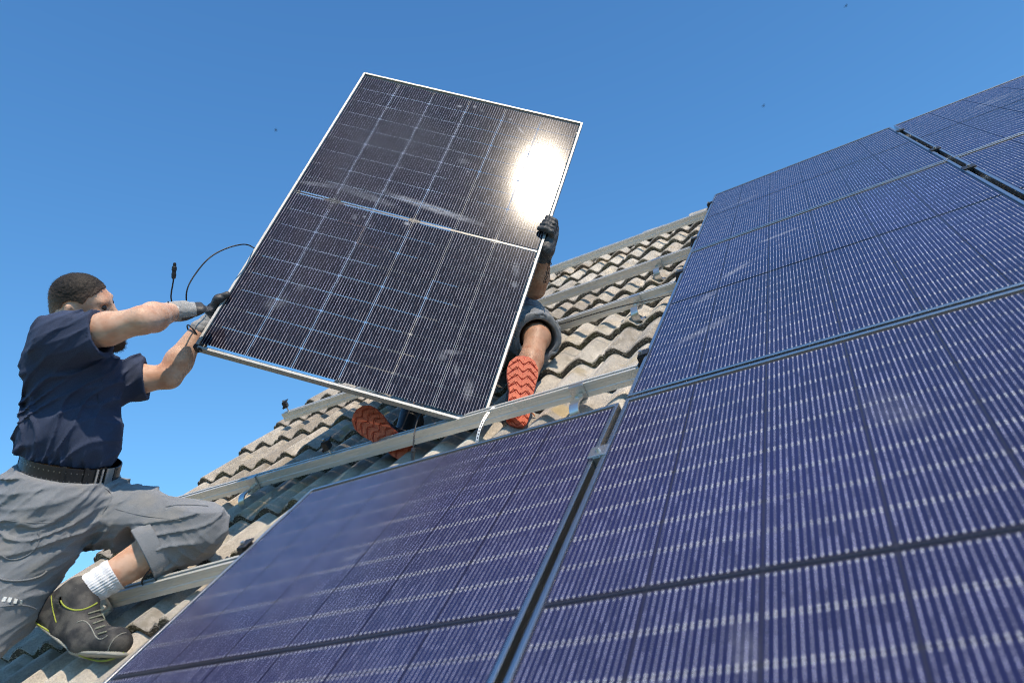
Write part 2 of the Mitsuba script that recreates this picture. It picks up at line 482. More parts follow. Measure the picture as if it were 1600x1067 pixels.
def make_tile(nx=22, verge=False, jit=0):
    """x along u from 0, y up the slope from the lower edge"""
    r = np.random.default_rng(jit)
    x = np.linspace(0, TW, nx + 1)
    z = wave(x)
    xe = x.copy()
    z = z.copy()
    z[0] -= 0.010
    z[-1] -= 0.010
    ys = [0.0, 0.006, 0.16, TL]
    V = []
    for y in ys:
        zz = z - TILT * (y / GAUGE) * 1.0
        if y == 0.0:
            zz = zz - 0.006
        V.append(np.stack([xe, np.full_like(xe, y), zz], 1))
    V = np.vstack(V)
    n = nx + 1
    F = []
    for j in range(len(ys) - 1):
        for i in range(nx):
            a, b, c, d = j * n + i, j * n + i + 1, (j + 1) * n + i + 1, (j + 1) * n + i
            F += [[a, b, c], [a, c, d]]
    body = [tm(V, F)]
    # side cheeks so the lap joint shows as a dark line
    for xx, col, sgn in ((xe[0], 0, 1), (xe[-1], nx, -1)):
        t0, t1 = V[col], V[(len(ys) - 1) * n + col]
        q = np.array([t0, t1, t1 - [0, 0, 0.018], t0 - [0, 0, 0.018]])
        body.append(tm(q, [[0, 2, 1], [0, 3, 2]] if sgn > 0 else [[0, 1, 2], [0, 2, 3]]))
    top = V[:n]
    wob = 0.0018 * (r.random(n) - 0.5)
    bot = top - np.stack([np.zeros(n), np.full(n, -0.003) + wob, np.full(n, THICK - 0.006)], 1)
    back = bot + [0, 0.05, 0.0]
    L = np.vstack([top, bot, back])
    LF = []
    for i in range(nx):
        for j in (0, 1):
            a, b, c, d = j * n + i, j * n + i + 1, (j + 1) * n + i + 1, (j + 1) * n + i
            LF += [[a, c, b], [a, d, c]]
    lip = tm(L, LF)
    if verge:
        # the flange that turns down over the gable edge
        fl = []
        for a0, a1 in ((0.0, TL),):
            pr_ = [(0.0, z[0] + 0.004), (-0.012, z[0] - 0.002), (-0.020, z[0] - 0.014), (-0.022, z[0] - 0.12), (-0.004, z[0] - 0.12), (-0.002, z[0] - 0.02)]
            poly = np.array(pr_)
            for y in (a0, a1):
                fl.append(np.stack([poly[:, 0], np.full(len(poly), y), poly[:, 1] - TILT * y / GAUGE], 1))
        m = len(pr_)
        FV = np.vstack(fl)
        FF = []
        for i in range(m):
            a, b, c, d = i, (i + 1) % m, m + (i + 1) % m, m + i
            FF += [[a, c, b], [a, d, c]]
        FF += [[0, i, i + 1] for i in range(1, m - 1)]
        body.append(tm(FV, FF))
    return cat(body + [lip])


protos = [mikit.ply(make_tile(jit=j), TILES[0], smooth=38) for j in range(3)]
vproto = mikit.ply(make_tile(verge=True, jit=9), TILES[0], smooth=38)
raw = make_tile(nx=10)
hidden = []
ncol = int(round((U1 - U0) / 0.3))
for c in COURSE:
    for i in range(ncol):
        u, v = U0 + 0.3 * i, LIP0 + GAUGE * c
        seen = u < 0.10 and -1.3 < v and not (u > -1.15 and v < -0.36)
        jz, ja, ju = 0.003 * (rng.random() - 0.5), math.radians(0.8) * (rng.random() - 0.5), 0.003 * (rng.random() - 0.5)
        jt = math.radians(0.7) * (rng.random() - 0.5)
        rot = np.array([[math.cos(ja), -math.sin(ja), 0], [math.sin(ja), math.cos(ja), 0], [0, 0, 1]]) @ np.array([[math.cos(jt), 0, math.sin(jt)], [0, 1, 0], [-math.sin(jt), 0, math.cos(jt)]])
        tone = TILES[int(rng.integers(0, 3))]
        pos = (u + ju, v + 0.006 * (rng.random() - 0.5), jz)
        if seen:
            reuse('tile', vproto if i == 0 else protos[int(rng.integers(0, 3))], roof, rot, pos, tone)
        else:
            hidden.append(moved(raw, rot, pos))
put('tiles_under_the_panels', cat(hidden), TILES[0], roof, smooth=38, kind='stuff')
# ridge caps: half round, each lapping the next
cap_ply = None
CAP_V, CAP_W = RIDGE_V + 0.02, -0.205
ang = np.linspace(-0.1, np.pi + 0.1, 15)


def ridge_cap():
    rings = []
    for x, r in ((0.0, 0.128), (0.012, 0.130), (0.40, 0.112)):
        # across the ridge: horizontal (world y) and up, expressed in the roof frame
        hy = np.array([0, math.cos(PITCH), -math.sin(PITCH)])
        rings.append(np.array([[x, 0, 0] + r * (math.cos(a) * hy + 0.95 * math.sin(a) * UP) for a in ang]))
    inner = np.array([[0.0, 0, 0] + 0.108 * (math.cos(a) * np.array([0, math.cos(PITCH), -math.sin(PITCH)]) + 0.95 * math.sin(a) * UP) for a in ang])
    V = np.vstack([inner] + rings)
    m = len(ang)
    F = []
    for j in range(3):
        for i in range(m - 1):
            a, b, c, d = j * m + i, j * m + i + 1, (j + 1) * m + i + 1, (j + 1) * m + i
            F += [[a, b, c], [a, c, d]]
    return tm(V, F)


cap_ply = mikit.ply(ridge_cap(), 'm_tile_a', smooth=38)
x = U0 - 0.02
while x < U1 - 0.3:
    reuse('ridge_cap', cap_ply, roof, np.eye(3), (x, CAP_V, CAP_W + 0.006 * rng.random()), TILES[int(rng.integers(0, 3))])
    x += 0.36

# ---------------------------------------------------------------- rails, hooks, clamps
RAILH = 0.050


def rail_mesh(length):
    P = [(-0.020, 0), (-0.007, 0), (-0.007, -0.009), (0.007, -0.009), (0.007, 0), (0.020, 0), (0.020, -0.012), (0.0185, -0.0135), (0.0185, -0.030), (0.020, -0.0315), (0.020, -RAILH),
         (-0.020, -RAILH), (-0.020, -0.0315), (-0.0185, -0.030), (-0.0185, -0.0135), (-0.020, -0.012)]
    m = extrude(shapely.Polygon(P), length)
    v = np.asarray(m.vertices)
    m = tm(np.stack([v[:, 2], v[:, 0], v[:, 1]], 1), m.faces)
    m.fix_normals()
    return m


def rail(u0, v0, u1, v1, label):
    """from (u0, v0) to (u1, v1)"""
    L = math.hypot(u1 - u0, v1 - v0)
    a = math.atan2(v1 - v0, u1 - u0)
    rot = np.array([[math.cos(a), -math.sin(a), 0], [math.sin(a), math.cos(a), 0], [0, 0, 1]])
    k = thing('mounting_rail', label, 'rail', 'aluminium mounting rails across the roof')
    d = mikit.ply(rail_mesh(L), 'm_rail', to_world=mat(rot, (u0, v0, -0.035)))
    scene[k + '__bar'] = d
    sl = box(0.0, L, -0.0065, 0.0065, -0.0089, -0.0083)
    scene[k + '__slot_shade'] = mikit.ply(sl, 'm_black_strip', to_world=mat(rot, (u0, v0, -0.035)))  # black strip on the groove floor paints in its shade
    return k


rail(-2.62, 0.448, 2.32, 0.242, 'long aluminium rail in front of the orange soles, lowest of the bare rails')
rail(-2.50, 1.455, 2.32, 1.275, 'aluminium rail whose left end juts free against the sky under a black clamp')
rail(-2.20, 2.235, 2.32, 1.845, 'aluminium rail third from the bottom, right of the raised panel')
rail(-2.10, 3.345, 2.32, 2.90, 'topmost aluminium rail, just below the ridge')
rail(-2.30, -0.385, 1.16, -0.26, 'aluminium rail under the kneeling knee of the man in the blue shirt')


def rail_v(u, a):
    return a[1] + (a[3] - a[1]) * (u - a[0]) / (a[2] - a[0])


RAILS = [(-2.62, 0.448, 2.32, 0.242), (-2.50, 1.455, 2.32, 1.275), (-2.20, 2.235, 2.32, 1.845), (-2.10, 3.345, 2.32, 2.90), (-2.30, -0.385, 1.16, -0.26)]


def hook(u, ra, lip, label):
    vr = rail_v(u, ra) - 0.020
    k = thing('roof_hook', label, 'roof hook', 'steel roof hooks that carry the rails')
    ang_ = np.linspace(-np.pi / 2, np.pi / 2, 12)
    R_, low = 0.034, -0.136
    vc = max(lip + 0.006, vr - 0.075)
    path = [(u, lip + 0.12, low - 0.006), (u, lip + 0.07, low - 0.004)]
    arc = [(u, vc - R_ * math.cos(a), low + R_ + R_ * math.sin(a)) for a in ang_]
    path += [(u, vc + 0.012, low)] + arc + [(u, vc + 0.02, low + 2 * R_), (u, vr - 0.03, low + 2 * R_ - 0.004), (u, vr - 0.012, low + 2 * R_ - 0.003), (u, vr - 0.006, low + 2 * R_ + 0.008), (u, vr - 0.006, -0.045)]
    put('arm', ribbon(path, (1, 0, 0), 0.032, 0.006), 'm_steel', k, smooth=35)
    # bracket clipped over the front of the rail
    pl = [chbox(u - 0.026, u + 0.026, vr - 0.0105, vr - 0.003, -0.085, -0.034, 0.001), chbox(u - 0.026, u + 0.026, vr - 0.0105, vr + 0.016, -0.034, -0.0305, 0.001),
          chbox(u - 0.024, u + 0.024, vr - 0.045, vr - 0.004, -0.0895, -0.0855, 0.001)]
    pl += [box(u - 0.024, u + 0.024, vr - 0.0122, vr - 0.0104, z, z + 0.0025) for z in np.arange(-0.08, -0.04, 0.006)]
    put('bracket', cat(pl), 'm_steel', k)
    b = trimesh.creation.cylinder(0.0085, 0.010, sections=6)
    b = moved(b, frame_of((1, 0, 0), (0, -1, 0)), (u + 0.008, vr - 0.016, -0.066))
    put('bolt', b, 'm_steel', k)
    return k


hook(-0.26, RAILS[0], LIP0 - 2 * GAUGE, 'bolted steel roof hook right of the upright orange sole, on the lowest bare rail')
hook(-1.83, RAILS[0], LIP0 - 2 * GAUGE, 'curved steel roof hook above the upper left corner of the lower left panel')
hook(-0.235, RAILS[1], LIP0 + GAUGE, 'steel roof hook holding the second rail from the bottom, near the panels')
hook(-0.235, RAILS[2], LIP0 + 3 * GAUGE, 'steel roof hook holding the third rail from the bottom, near the panels')
hook(-1.84, RAILS[4], LIP0 - 4 * GAUGE, 'curved steel roof hook right of the lace up work shoe')


def clamp_end(u, ra, side, label, tall=0.0, dv=0.0, spin=0.0, dark=True):
    """end clamp on a rail; side = +1 grips a panel on its right"""
    v = rail_v(u, ra) + dv
    k = thing('end_clamp', label, 'clamp', 'end clamps on the rails')
    s = side
    a0 = np.array([[math.cos(spin), -math.sin(spin), 0], [math.sin(spin), math.cos(spin), 0], [0, 0, 1]])
    z0 = -0.035 + tall
    body = [chbox(-0.012, 0.012, -0.024, 0.024, z0 + 0.001, z0 + 0.036), chbox(-0.012 + 0.004 * s, 0.012 + 0.013 * s, -0.024, 0.024, z0 + 0.0362, z0 + 0.041, 0.001),
            chbox(-0.019, -0.0125, -0.024, 0.024, z0 + 0.001, z0 + 0.012, 0.001) if s > 0 else chbox(0.0125, 0.019, -0.024, 0.024, z0 + 0.001, z0 + 0.012, 0.001)]
    put('body', cat(body), 'm_black', k, at=(a0, (u, v, 0)))
    st = trimesh.creation.cylinder(0.004, 0.05 + tall, sections=10)
    st = moved(st, np.eye(3), (0, 0, z0 + 0.012 - tall / 2))
    hd = trimesh.creation.cylinder(0.0065, 0.006, sections=12)
    hd = moved(hd, np.eye(3), (-0.001 * s, 0, z0 + 0.0445))
    put('screw', cat([st, hd]), 'm_steel', k, at=(a0, (u, v, 0)))
    return k


clamp_end(-2.455, RAILS[1], 1, 'black end clamp standing on the free left end of a rail, against the sky', 0.025, 0.0, 0.5)
clamp_end(-1.38, RAILS[0], 1, 'black end clamp standing loose on the lowest bare rail, left of the seated man', 0.022, 0.0, 0.3)
clamp_end(-1.185, RAILS[4], 1, 'black end clamp at the left edge of the lower left panel, by the knee')
clamp_end(-0.016, RAILS[0], 1, 'end clamp at the left edge of the middle panel, on the lowest bare rail', 0, 0.0)
clamp_end(-0.016, RAILS[1], 1, 'end clamp at the left edge of the middle panel, on the second bare rail')
clamp_end(-0.016, RAILS[2], 1, 'end clamp at the lower left corner of the top panel')
clamp_end(-0.016, RAILS[3], 1, 'end clamp at the upper left corner of the top panel, against the sky')


def clamp_mid(u, v, label, silver=False, gap=0.02):
    k = thing('mid_clamp', label, 'clamp', 'mid clamps between two panels')
    m = 'm_steel' if silver else 'm_black'
    body = [chbox(-gap / 2 - 0.012, gap / 2 + 0.012, -0.026, 0.026, 0.0008, 0.0052, 0.001), chbox(-gap / 2 + 0.001, gap / 2 - 0.001, -0.026, 0.026, -0.034, 0.0007, 0.001)]
    put('body', cat(body), m, k, at=(np.eye(3), (u, v, 0)))
    hd = trimesh.creation.cylinder(0.0065, 0.007, sections=12)
    put('screw', moved(hd, np.eye(3), (0, 0, 0.0085)), 'm_steel', k, at=(np.eye(3), (u, v, 0)))


GAP0, GAPC = 0.023, 0.020
clamp_mid(-GAP0 / 2, -0.325, 'silver mid clamp between the lower left panel and the panel right of it', True, GAP0)
for v, t in ((3.12, 'topmost of the three black clamps in the gap between the upper panels'), (2.08, 'middle one of the three black clamps in the gap between the upper panels'),
             (1.42, 'lowest of the three black clamps in the gap between the upper panels')):
    clamp_mid(PW + GAPC / 2, v, t)

# ---------------------------------------------------------------- panels
CW, CH = 0.1810, 0.0905
COLX = [0.0147 + i * 0.1845 for i in range(6)]
ROWY = [0.0240 + j * 0.0921 for j in range(9)] + [PH - 0.0240 - 0.0921 * 9 + 0.0016 + j * 0.0921 for j in range(9)]


def cell_mesh():
    c = 0.0042
    v = np.array([[c, 0, 0], [CW - c, 0, 0], [CW, c, 0], [CW, CH, 0], [0, CH, 0], [0, c, 0]])
    t = v + [0, 0, 0.0004]
    V = np.vstack([t, v])
    F = [[0, i, i + 1] for i in range(1, 5)] + [[6, 6 + i + 1, 6 + i] for i in range(1, 5)]
    for i in range(6):
        j = (i + 1) % 6
        F += [[i, 6 + i, 6 + j], [i, 6 + j, j]]
    uv = np.c_[V[:, 0] / CW, V[:, 1] / CH]
    return tm(V, F), uv


cm_, cuv = cell_mesh()
cv2 = np.array(cm_.vertices)
cv2[:, 1] = CH - cv2[:, 1]
cell_a = mikit.ply(cm_, 'm_cell', uv=cuv)
cell_b = mikit.ply(tm(cv2, np.asarray(cm_.faces)[:, ::-1]), 'm_cell', uv=np.c_[cuv[:, 0], 1 - cuv[:, 1]])
D = 0.035


def frame_mesh():
    out = []
    for (x0, x1, y0, y1, s) in ((0, 0.011, 0, PH, 0), (PW - 0.011, PW, 0, PH, 1), (0.0112, PW - 0.0112, 0, 0.011, 2), (0.0112, PW - 0.0112, PH - 0.011, PH, 3)):
        out.append(chbox(x0, x1, y0, y1, -0.010, 0, 0.0009))
    t = 0.0022
    out += [box(0.0006, t, 0.0006, PH - 0.0006, -D, -0.0098), box(PW - t, PW - 0.0006, 0.0006, PH - 0.0006, -D, -0.0098),
            box(t + 0.0001, PW - t - 0.0001, 0.0006, t, -D, -0.0098), box(t + 0.0001, PW - t - 0.0001, PH - t, PH - 0.0006, -D, -0.0098)]
    w = 0.028
    out += [box(t + 0.0001, w, t + 0.0001, PH - t - 0.0001, -D + 0.0003, -D + 0.002), box(PW - w, PW - t - 0.0001, t + 0.0001, PH - t - 0.0001, -D + 0.0003, -D + 0.002),
            box(w + 0.0001, PW - w - 0.0001, t + 0.0001, w, -D + 0.0003, -D + 0.002), box(w + 0.0001, PW - w - 0.0001, PH - w, PH - t - 0.0001, -D + 0.0003, -D + 0.002)]
    return cat(out)


frame_ply = mikit.ply(frame_mesh(), 'm_frame')
glass_ply = mikit.ply(tm([[0.0112, 0.0112, 0], [PW - 0.0112, 0.0112, 0], [PW - 0.0112, PH - 0.0112, 0], [0.0112, PH - 0.0112, 0]], [[0, 1, 2], [0, 2, 3]]), 'm_glass')
yc = PH / 2
strip = cat([box(COLX[i] - 0.0005, COLX[i] + CW + 0.0015, yc - 0.0036, yc + 0.0036, -0.0002, 0.0002) for i in range(6)])
strip_ply = mikit.ply(strip, 'm_black_strip')
gap_ply = mikit.ply(box(-0.0008, 0.0008, 0.026, PH - 0.026, -0.0004, -0.0002), 'm_gap_light')
slit_ply = mikit.ply(box(COLX[0], COLX[1] + CW, -0.0005, 0.0005, -0.0004, -0.0002), 'm_gap_light')
back_ply = mikit.ply(tm([[0.0112, 0.0112, 0], [PW - 0.0112, 0.0112, 0], [PW - 0.0112, PH - 0.0112, 0], [0.0112, PH - 0.0112, 0]], [[0, 1, 2], [0, 2, 3]]), 'm_shade_sheet')
jb = chbox(-0.024, 0.024, yc - 0.045, yc + 0.045, -0.026, -0.0065, 0.003)
jb_ply = mikit.ply(jb, 'm_black')


def panel(rot, at, label, held=False, group='solar panels of one kind'):
    k = thing('solar_panel', label, 'solar panel', group)
    at = np.asarray(at, float)
    reuse('frame', frame_ply, k, rot, at, 'm_frame_held' if held else None)
    lam = reuse('laminate', glass_ply if held else back_ply, k, rot, at + rot[:, 2] * -0.0056)  # roof panels get a dark sheet for the shade under clear glass
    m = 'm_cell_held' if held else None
    for j, y in enumerate(ROWY):
        for x_ in COLX:
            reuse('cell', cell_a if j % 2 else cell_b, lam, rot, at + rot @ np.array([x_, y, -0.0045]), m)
    reuse('insulating_strip', strip_ply, lam, rot, at + rot[:, 2] * -0.0045)
    if held:  # added pale strips paint in the sky light between the cells
        for i in range(5):
            reuse('gap_light_strip', gap_ply, lam, rot, at + rot @ np.array([(COLX[i] + CW + COLX[i + 1]) / 2, 0, -0.0045]))
        for i in (0, 2, 4):
            for dy in (-0.0052, 0.0052):
                reuse('gap_light_strip', slit_ply, lam, rot, at + rot @ np.array([COLX[i] - COLX[0], PH / 2 + dy, -0.0045]))
    for fx in (1, 3, 5):
        reuse('junction_box', jb_ply, k, rot, at + rot @ np.array([COLX[fx] - 0.0013, 0, 0]))
    return k


I3 = np.eye(3)
GR = 0.020
panel(I3, (0, -GR - PH, 0), 'nearest solar panel at the lower right, filling the corner of the picture')
panel(I3, (0, 0, 0), 'solar panel in the middle row, between the nearest panel and the top one')
panel(I3, (0, PH + GR, 0), 'solar panel at the top of the full column, its left upper corner against the sky')
panel(I3, (PW + GAPC, PH + GR, 0), 'solar panel at the far right top, right of the dark gap with black clamps')
panel(I3, (PW + GAPC, 0, 0), 'solar panel cut off at the right, below the far right top panel')
panel(I3, (-GAP0 - PW, -GR - PH, -0.004), 'solar panel at the lower left of the array, beside the kneeling man')
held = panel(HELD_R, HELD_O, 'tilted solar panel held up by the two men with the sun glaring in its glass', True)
cc = [chbox(-0.004, 0.030, -0.004, 0.030, -D - 0.001, 0.0015, 0.003)]
put('corner_cap', chbox(-0.003, 0.016, -0.003, 0.016, -D - 0.001, 0.0014, 0.003), 'm_black', held, at=(HELD_R, HELD_O))
put('corner_cap', chbox(0.019, 0.034, -0.0035, 0.004, -0.016, 0.0012, 0.002), 'm_black', held, at=(HELD_R, HELD_O))

# ---------------------------------------------------------------- figures: distance fields turned into smooth meshes
def unit(a):
    a = np.asarray(a, float)
    return a / np.linalg.norm(a)


class Field:
    """a signed distance grid in roof coordinates; parts are added with a smooth union"""

    def __init__(self, lo, hi, h):
        self.lo, self.h = np.asarray(lo, float), h
        self.n = np.ceil((np.asarray(hi, float) - self.lo) / h).astype(int) + 1
        self.D = np.full(self.n, 9.0, np.float32)

    def _sub(self, lo, hi):
        a = np.clip(np.floor((np.asarray(lo) - self.lo) / self.h).astype(int), 0, self.n)
        b = np.clip(np.ceil((np.asarray(hi) - self.lo) / self.h).astype(int) + 1, 0, self.n)
        sl = tuple(slice(x, y) for x, y in zip(a, b))
        ax = [self.lo[i] + self.h * np.arange(a[i], b[i]) for i in range(3)]
        return sl, np.stack(np.meshgrid(*ax, indexing='ij'), -1)

    def _join(self, sl, d, k, cut=False):
        D = self.D[sl]
        if cut:
            d = -d
            hh = np.maximum(k - np.abs(D - d), 0)
            self.D[sl] = np.maximum(D, d) + hh * hh / (4 * k)
        else:
            hh = np.maximum(k - np.abs(D - d), 0)
            self.D[sl] = np.minimum(D, d) - hh * hh / (4 * k)

    def cone(self, a, b, ra, rb, k=0.03, wide=None, cut=False):
        """tapered capsule; wide = (axis, factor) stretches its section along that axis"""
        a, b = np.asarray(a, float), np.asarray(b, float)
        m = max(ra, rb) * (max(1, wide[1]) if wide else 1) + k + 3 * self.h
        sl, P = self._sub(np.minimum(a, b) - m, np.maximum(a, b) + m)
        if P.size == 0:
            return self
        q, ba = P - a, b - a
        if wide:
            ax, s = unit(wide[0]), wide[1]
            q = q - ax * ((q @ ax) * (1 - 1 / s))[..., None]
            ba = ba - ax * ((ba @ ax) * (1 - 1 / s))
        t = np.clip(q @ ba / max(ba @ ba, 1e-9), 0, 1)
        d = np.linalg.norm(q - t[..., None] * ba, axis=-1) - (ra + (rb - ra) * t)
        self._join(sl, d, k, cut)
        return self

    def ball(self, c, axes, radii, k=0.02, cut=False):
        """ellipsoid; axes = three unit vectors"""
        c, A, r = np.asarray(c, float), np.asarray(axes, float), np.asarray(radii, float)
        m = r.max() + k + 3 * self.h
        sl, P = self._sub(c - m, c + m)
        q = (P - c) @ A.T
        k0, k1 = np.linalg.norm(q / r, axis=-1), np.linalg.norm(q / r ** 2, axis=-1)
        self._join(sl, k0 * (k0 - 1) / np.maximum(k1, 1e-9), k, cut)
        return self

    def limit(self, fn):
        """keep only where fn(P) <= 0"""
        sl, P = self._sub(self.lo, self.lo + self.h * self.n)
        self.D = np.maximum(self.D, fn(P).astype(np.float32))
        return self

    def ripple(self, fn, band=0.05):
        idx = np.nonzero(np.abs(self.D) < band)
        P = self.lo + self.h * np.stack(idx, -1)
        self.D[idx] += fn(P).astype(np.float32)
        return self

    def at(self, P):
        from scipy.ndimage import map_coordinates
        return map_coordinates(self.D, ((np.asarray(P) - self.lo) / self.h).T, order=1, mode='nearest')

    def cast(self, P, d, off=0.0, reach=0.30):
        """each point slid along the direction d to the first place where the surface (plus off) begins"""
        P, d = np.asarray(P, float), unit(d)
        ts = np.arange(-reach, reach, self.h * 0.35)
        D = np.stack([self.at(P + s * d) for s in ts], 1) - off
        hit = D < 0
        ok = hit.any(1)
        if not ok.any():
            return P
        i = hit.argmax(1)
        j = np.maximum(i - 1, 0)
        n = np.arange(len(P))
        a, b = D[n, j], D[n, i]
        w = np.where(np.abs(a - b) > 1e-9, a / np.where(np.abs(a - b) > 1e-9, a - b, 1), 1)
        t = np.where(np.abs(a) < 1, ts[j] + (ts[i] - ts[j]) * np.clip(w, 0, 1), ts[i])
        if len(P) > 6:
            t = np.interp(n, n[ok], t[ok])
            e = np.r_[[t[0]] * 4, t, [t[-1]] * 4]
            t = np.median(np.stack([e[m:m + len(t)] for m in range(9)]), 0)
            e = np.r_[[t[0]] * 2, t, [t[-1]] * 2]
            t = sum(c * e[m:m + len(t)] for m, c in enumerate((0.1, 0.2, 0.4, 0.2, 0.1)))
        return P + t[:, None] * d

    def mesh(self, relax=1):
        D = self.D
        S = D < 0
        n = D.shape
        cnt = np.zeros((n[0] - 1, n[1] - 1, n[2] - 1), np.int8)
        for i, j, k in np.ndindex(2, 2, 2):
            cnt += S[i:n[0] - 1 + i, j:n[1] - 1 + j, k:n[2] - 1 + k]
        c = np.argwhere((cnt > 0) & (cnt < 8))
        ids = np.full(cnt.shape, -1, np.int64)
        ids[tuple(c.T)] = np.arange(len(c))
        acc, num = np.zeros((len(c), 3)), np.zeros(len(c))
        corners = list(np.ndindex(2, 2, 2))
        for p in corners:
            for ax in range(3):
                if p[ax]:
                    continue
                q = list(p)
                q[ax] = 1
                a, b = D[tuple((c + p).T)], D[tuple((c + q).T)]
                on = (a < 0) != (b < 0)
                t = np.where(on, a / np.where(on, a - b, 1), 0)
                pt = np.array(p)[None] + 0.0
                pt = np.repeat(pt, len(c), 0)
                pt[:, ax] += t
                acc += pt * on[:, None]
                num += on
        V = self.lo + self.h * (c + acc / num[:, None])
        F = []
        for ax in range(3):
            u, v = [(1, 2), (2, 0), (0, 1)][ax]
            a = S
            s0 = [slice(None)] * 3
            s1 = [slice(None)] * 3
            s0[ax], s1[ax] = slice(0, -1), slice(1, None)
            e = np.argwhere(a[tuple(s0)] != a[tuple(s1)])
            e = e[(e[:, u] > 0) & (e[:, v] > 0) & (e[:, u] < n[u] - 1) & (e[:, v] < n[v] - 1)]
            inside = a[tuple(e.T)]
            du, dv = np.zeros(3, int), np.zeros(3, int)
            du[u], dv[v] = 1, 1
            q = np.stack([ids[tuple((e - du - dv).T)], ids[tuple((e - dv).T)], ids[tuple(e.T)], ids[tuple((e - du).T)]], 1)
            F.append(np.where(inside[:, None], q, q[:, ::-1]))
        Q = np.vstack(F)
        Q = Q[(Q >= 0).all(1)]
        m = tm(V, np.vstack([Q[:, [0, 1, 2]], Q[:, [0, 2, 3]]]))
        from scipy.sparse import coo_matrix, diags
        E = np.vstack([Q[:, [0, 1]], Q[:, [1, 2]], Q[:, [2, 3]], Q[:, [3, 0]]])
        A = coo_matrix((np.ones(len(E)), (E[:, 0], E[:, 1])), shape=(len(V), len(V)))
        A = ((A + A.T) > 0).astype(float)
        A = diags(1 / np.maximum(np.asarray(A.sum(1)).ravel(), 1)) @ A
        for k in range(2 * relax):
            V = V + 0.5 * (A @ V - V)
            V = V - 0.51 * (A @ V - V)
        m = tm(V, m.faces)
        return m


def folds(P, direction, wavelength, amp, seed=0, stretch=4.0, warp=0.5):
    """cloth folds: ridges that run along `direction`"""
    d = unit(direction)
    a = unit(np.cross(d, [0.31, 0.52, 0.79]))
    b = np.cross(d, a)
    q = np.stack([P @ d / stretch, P @ a, P @ b], -1) / wavelength
    w = meshkit.noise(q * 0.7 + 11.3, seed + 5)
    n = meshkit.noise(q + warp * w[..., None], seed)
    return amp * (np.abs(2 * n - 1) - 0.4) * 2


def pleats(P, along, across, wavelength, amp, seed=0, warp=0.8, patch=0.16):
    """long cloth folds that run along `along` and follow each other along `across`; they fade in and out in patches"""
    a, c = unit(along), unit(across)
    w = meshkit.noise(np.stack([P @ a / 0.16, P @ c / 0.09, P @ np.cross(a, c) / 0.2], -1) + 3.7 * seed, seed)
    ph = P @ c / wavelength + 2 * warp * (w - 0.5)
    r = 1 - np.exp(-(np.sin(np.pi * ph) / 0.38) ** 2)
    m = np.clip(1.8 * meshkit.noise(P / patch + 5.1 * seed, seed + 9) - 0.35, 0, 1)
    return amp * (0.75 - r) * m


def lumps(P, size, amp, seed=0):
    return amp * (meshkit.noise(P / size, seed) - 0.5) * 2


def head(f, C, F, U, s=1.0):
    """skull, jaw, nose, brow, mouth and ears into field f; returns the axes"""
    F, U = unit(F), unit(U)
    U = unit(U - F * (U @ F))
    R = np.cross(F, U)
    C = np.asarray(C, float)
    A = [F, U, R]

    def p(x, y, z):
        return C + s * (x * F + y * U + z * R)

    f.ball(p(-0.012, 0.022, 0), A, np.array([0.100, 0.092, 0.077]) * s, 0.01)
    f.ball(p(0.035, -0.035, 0), A, np.array([0.066, 0.082, 0.060]) * s, 0.03)
    f.cone(p(-0.005, -0.055, 0.045), p(0.062, -0.098, 0.012), 0.022 * s, 0.020 * s, 0.03)
    f.cone(p(-0.005, -0.055, -0.045), p(0.062, -0.098, -0.012), 0.022 * s, 0.020 * s, 0.03)
    f.ball(p(0.078, -0.098, 0), A, np.array([0.020, 0.018, 0.022]) * s, 0.02)
    f.cone(p(0.082, 0.022, -0.030), p(0.082, 0.022, 0.030), 0.013 * s, 0.013 * s, 0.02)
    for z in (-0.031, 0.031):
        f.ball(p(0.093, 0.002, z), A, np.array([0.014, 0.011, 0.017]) * s, 0.012, cut=True)
        f.ball(p(0.070, -0.022, z * 1.25), A, np.array([0.022, 0.020, 0.022]) * s, 0.02)
    f.cone(p(0.092, 0.008, 0), p(0.112, -0.030, 0), 0.009 * s, 0.013 * s, 0.012)
    f.ball(p(0.100, -0.036, 0.012), A, np.array([0.012, 0.008, 0.008]) * s, 0.008)
    f.ball(p(0.100, -0.036, -0.012), A, np.array([0.012, 0.008, 0.008]) * s, 0.008)
    f.cone(p(0.094, -0.060, -0.018), p(0.094, -0.060, 0.018), 0.008 * s, 0.008 * s, 0.008)
    f.cone(p(0.092, -0.074, -0.015), p(0.092, -0.074, 0.015), 0.009 * s, 0.009 * s, 0.008)
    f.cone(p(0.104, -0.067, -0.022), p(0.104, -0.067, 0.022), 0.003 * s, 0.003 * s, 0.004, cut=True)
    for z in (-1, 1):
        E = [unit(F * 0.95 + U * 0.2), unit(U * 0.97 - F * 0.2), R]
        f.ball(p(-0.004, -0.006, z * 0.080), E, np.array([0.019, 0.034, 0.010]) * s, 0.006)
        f.ball(p(-0.014, 0.000, z * 0.088), E, np.array([0.011, 0.027, 0.010]) * s, 0.006)
        f.ball(p(0.000, -0.005, z * 0.093), E, np.array([0.009, 0.018, 0.010]) * s, 0.004, cut=True)
    return A, p


def digits(f, polys, radii, k=0.006):
    for P in polys:
        r = np.linspace(radii[0], radii[1], len(P))
        for i in range(len(P) - 1):
            f.cone(P[i], P[i + 1], r[i], r[i + 1], k)


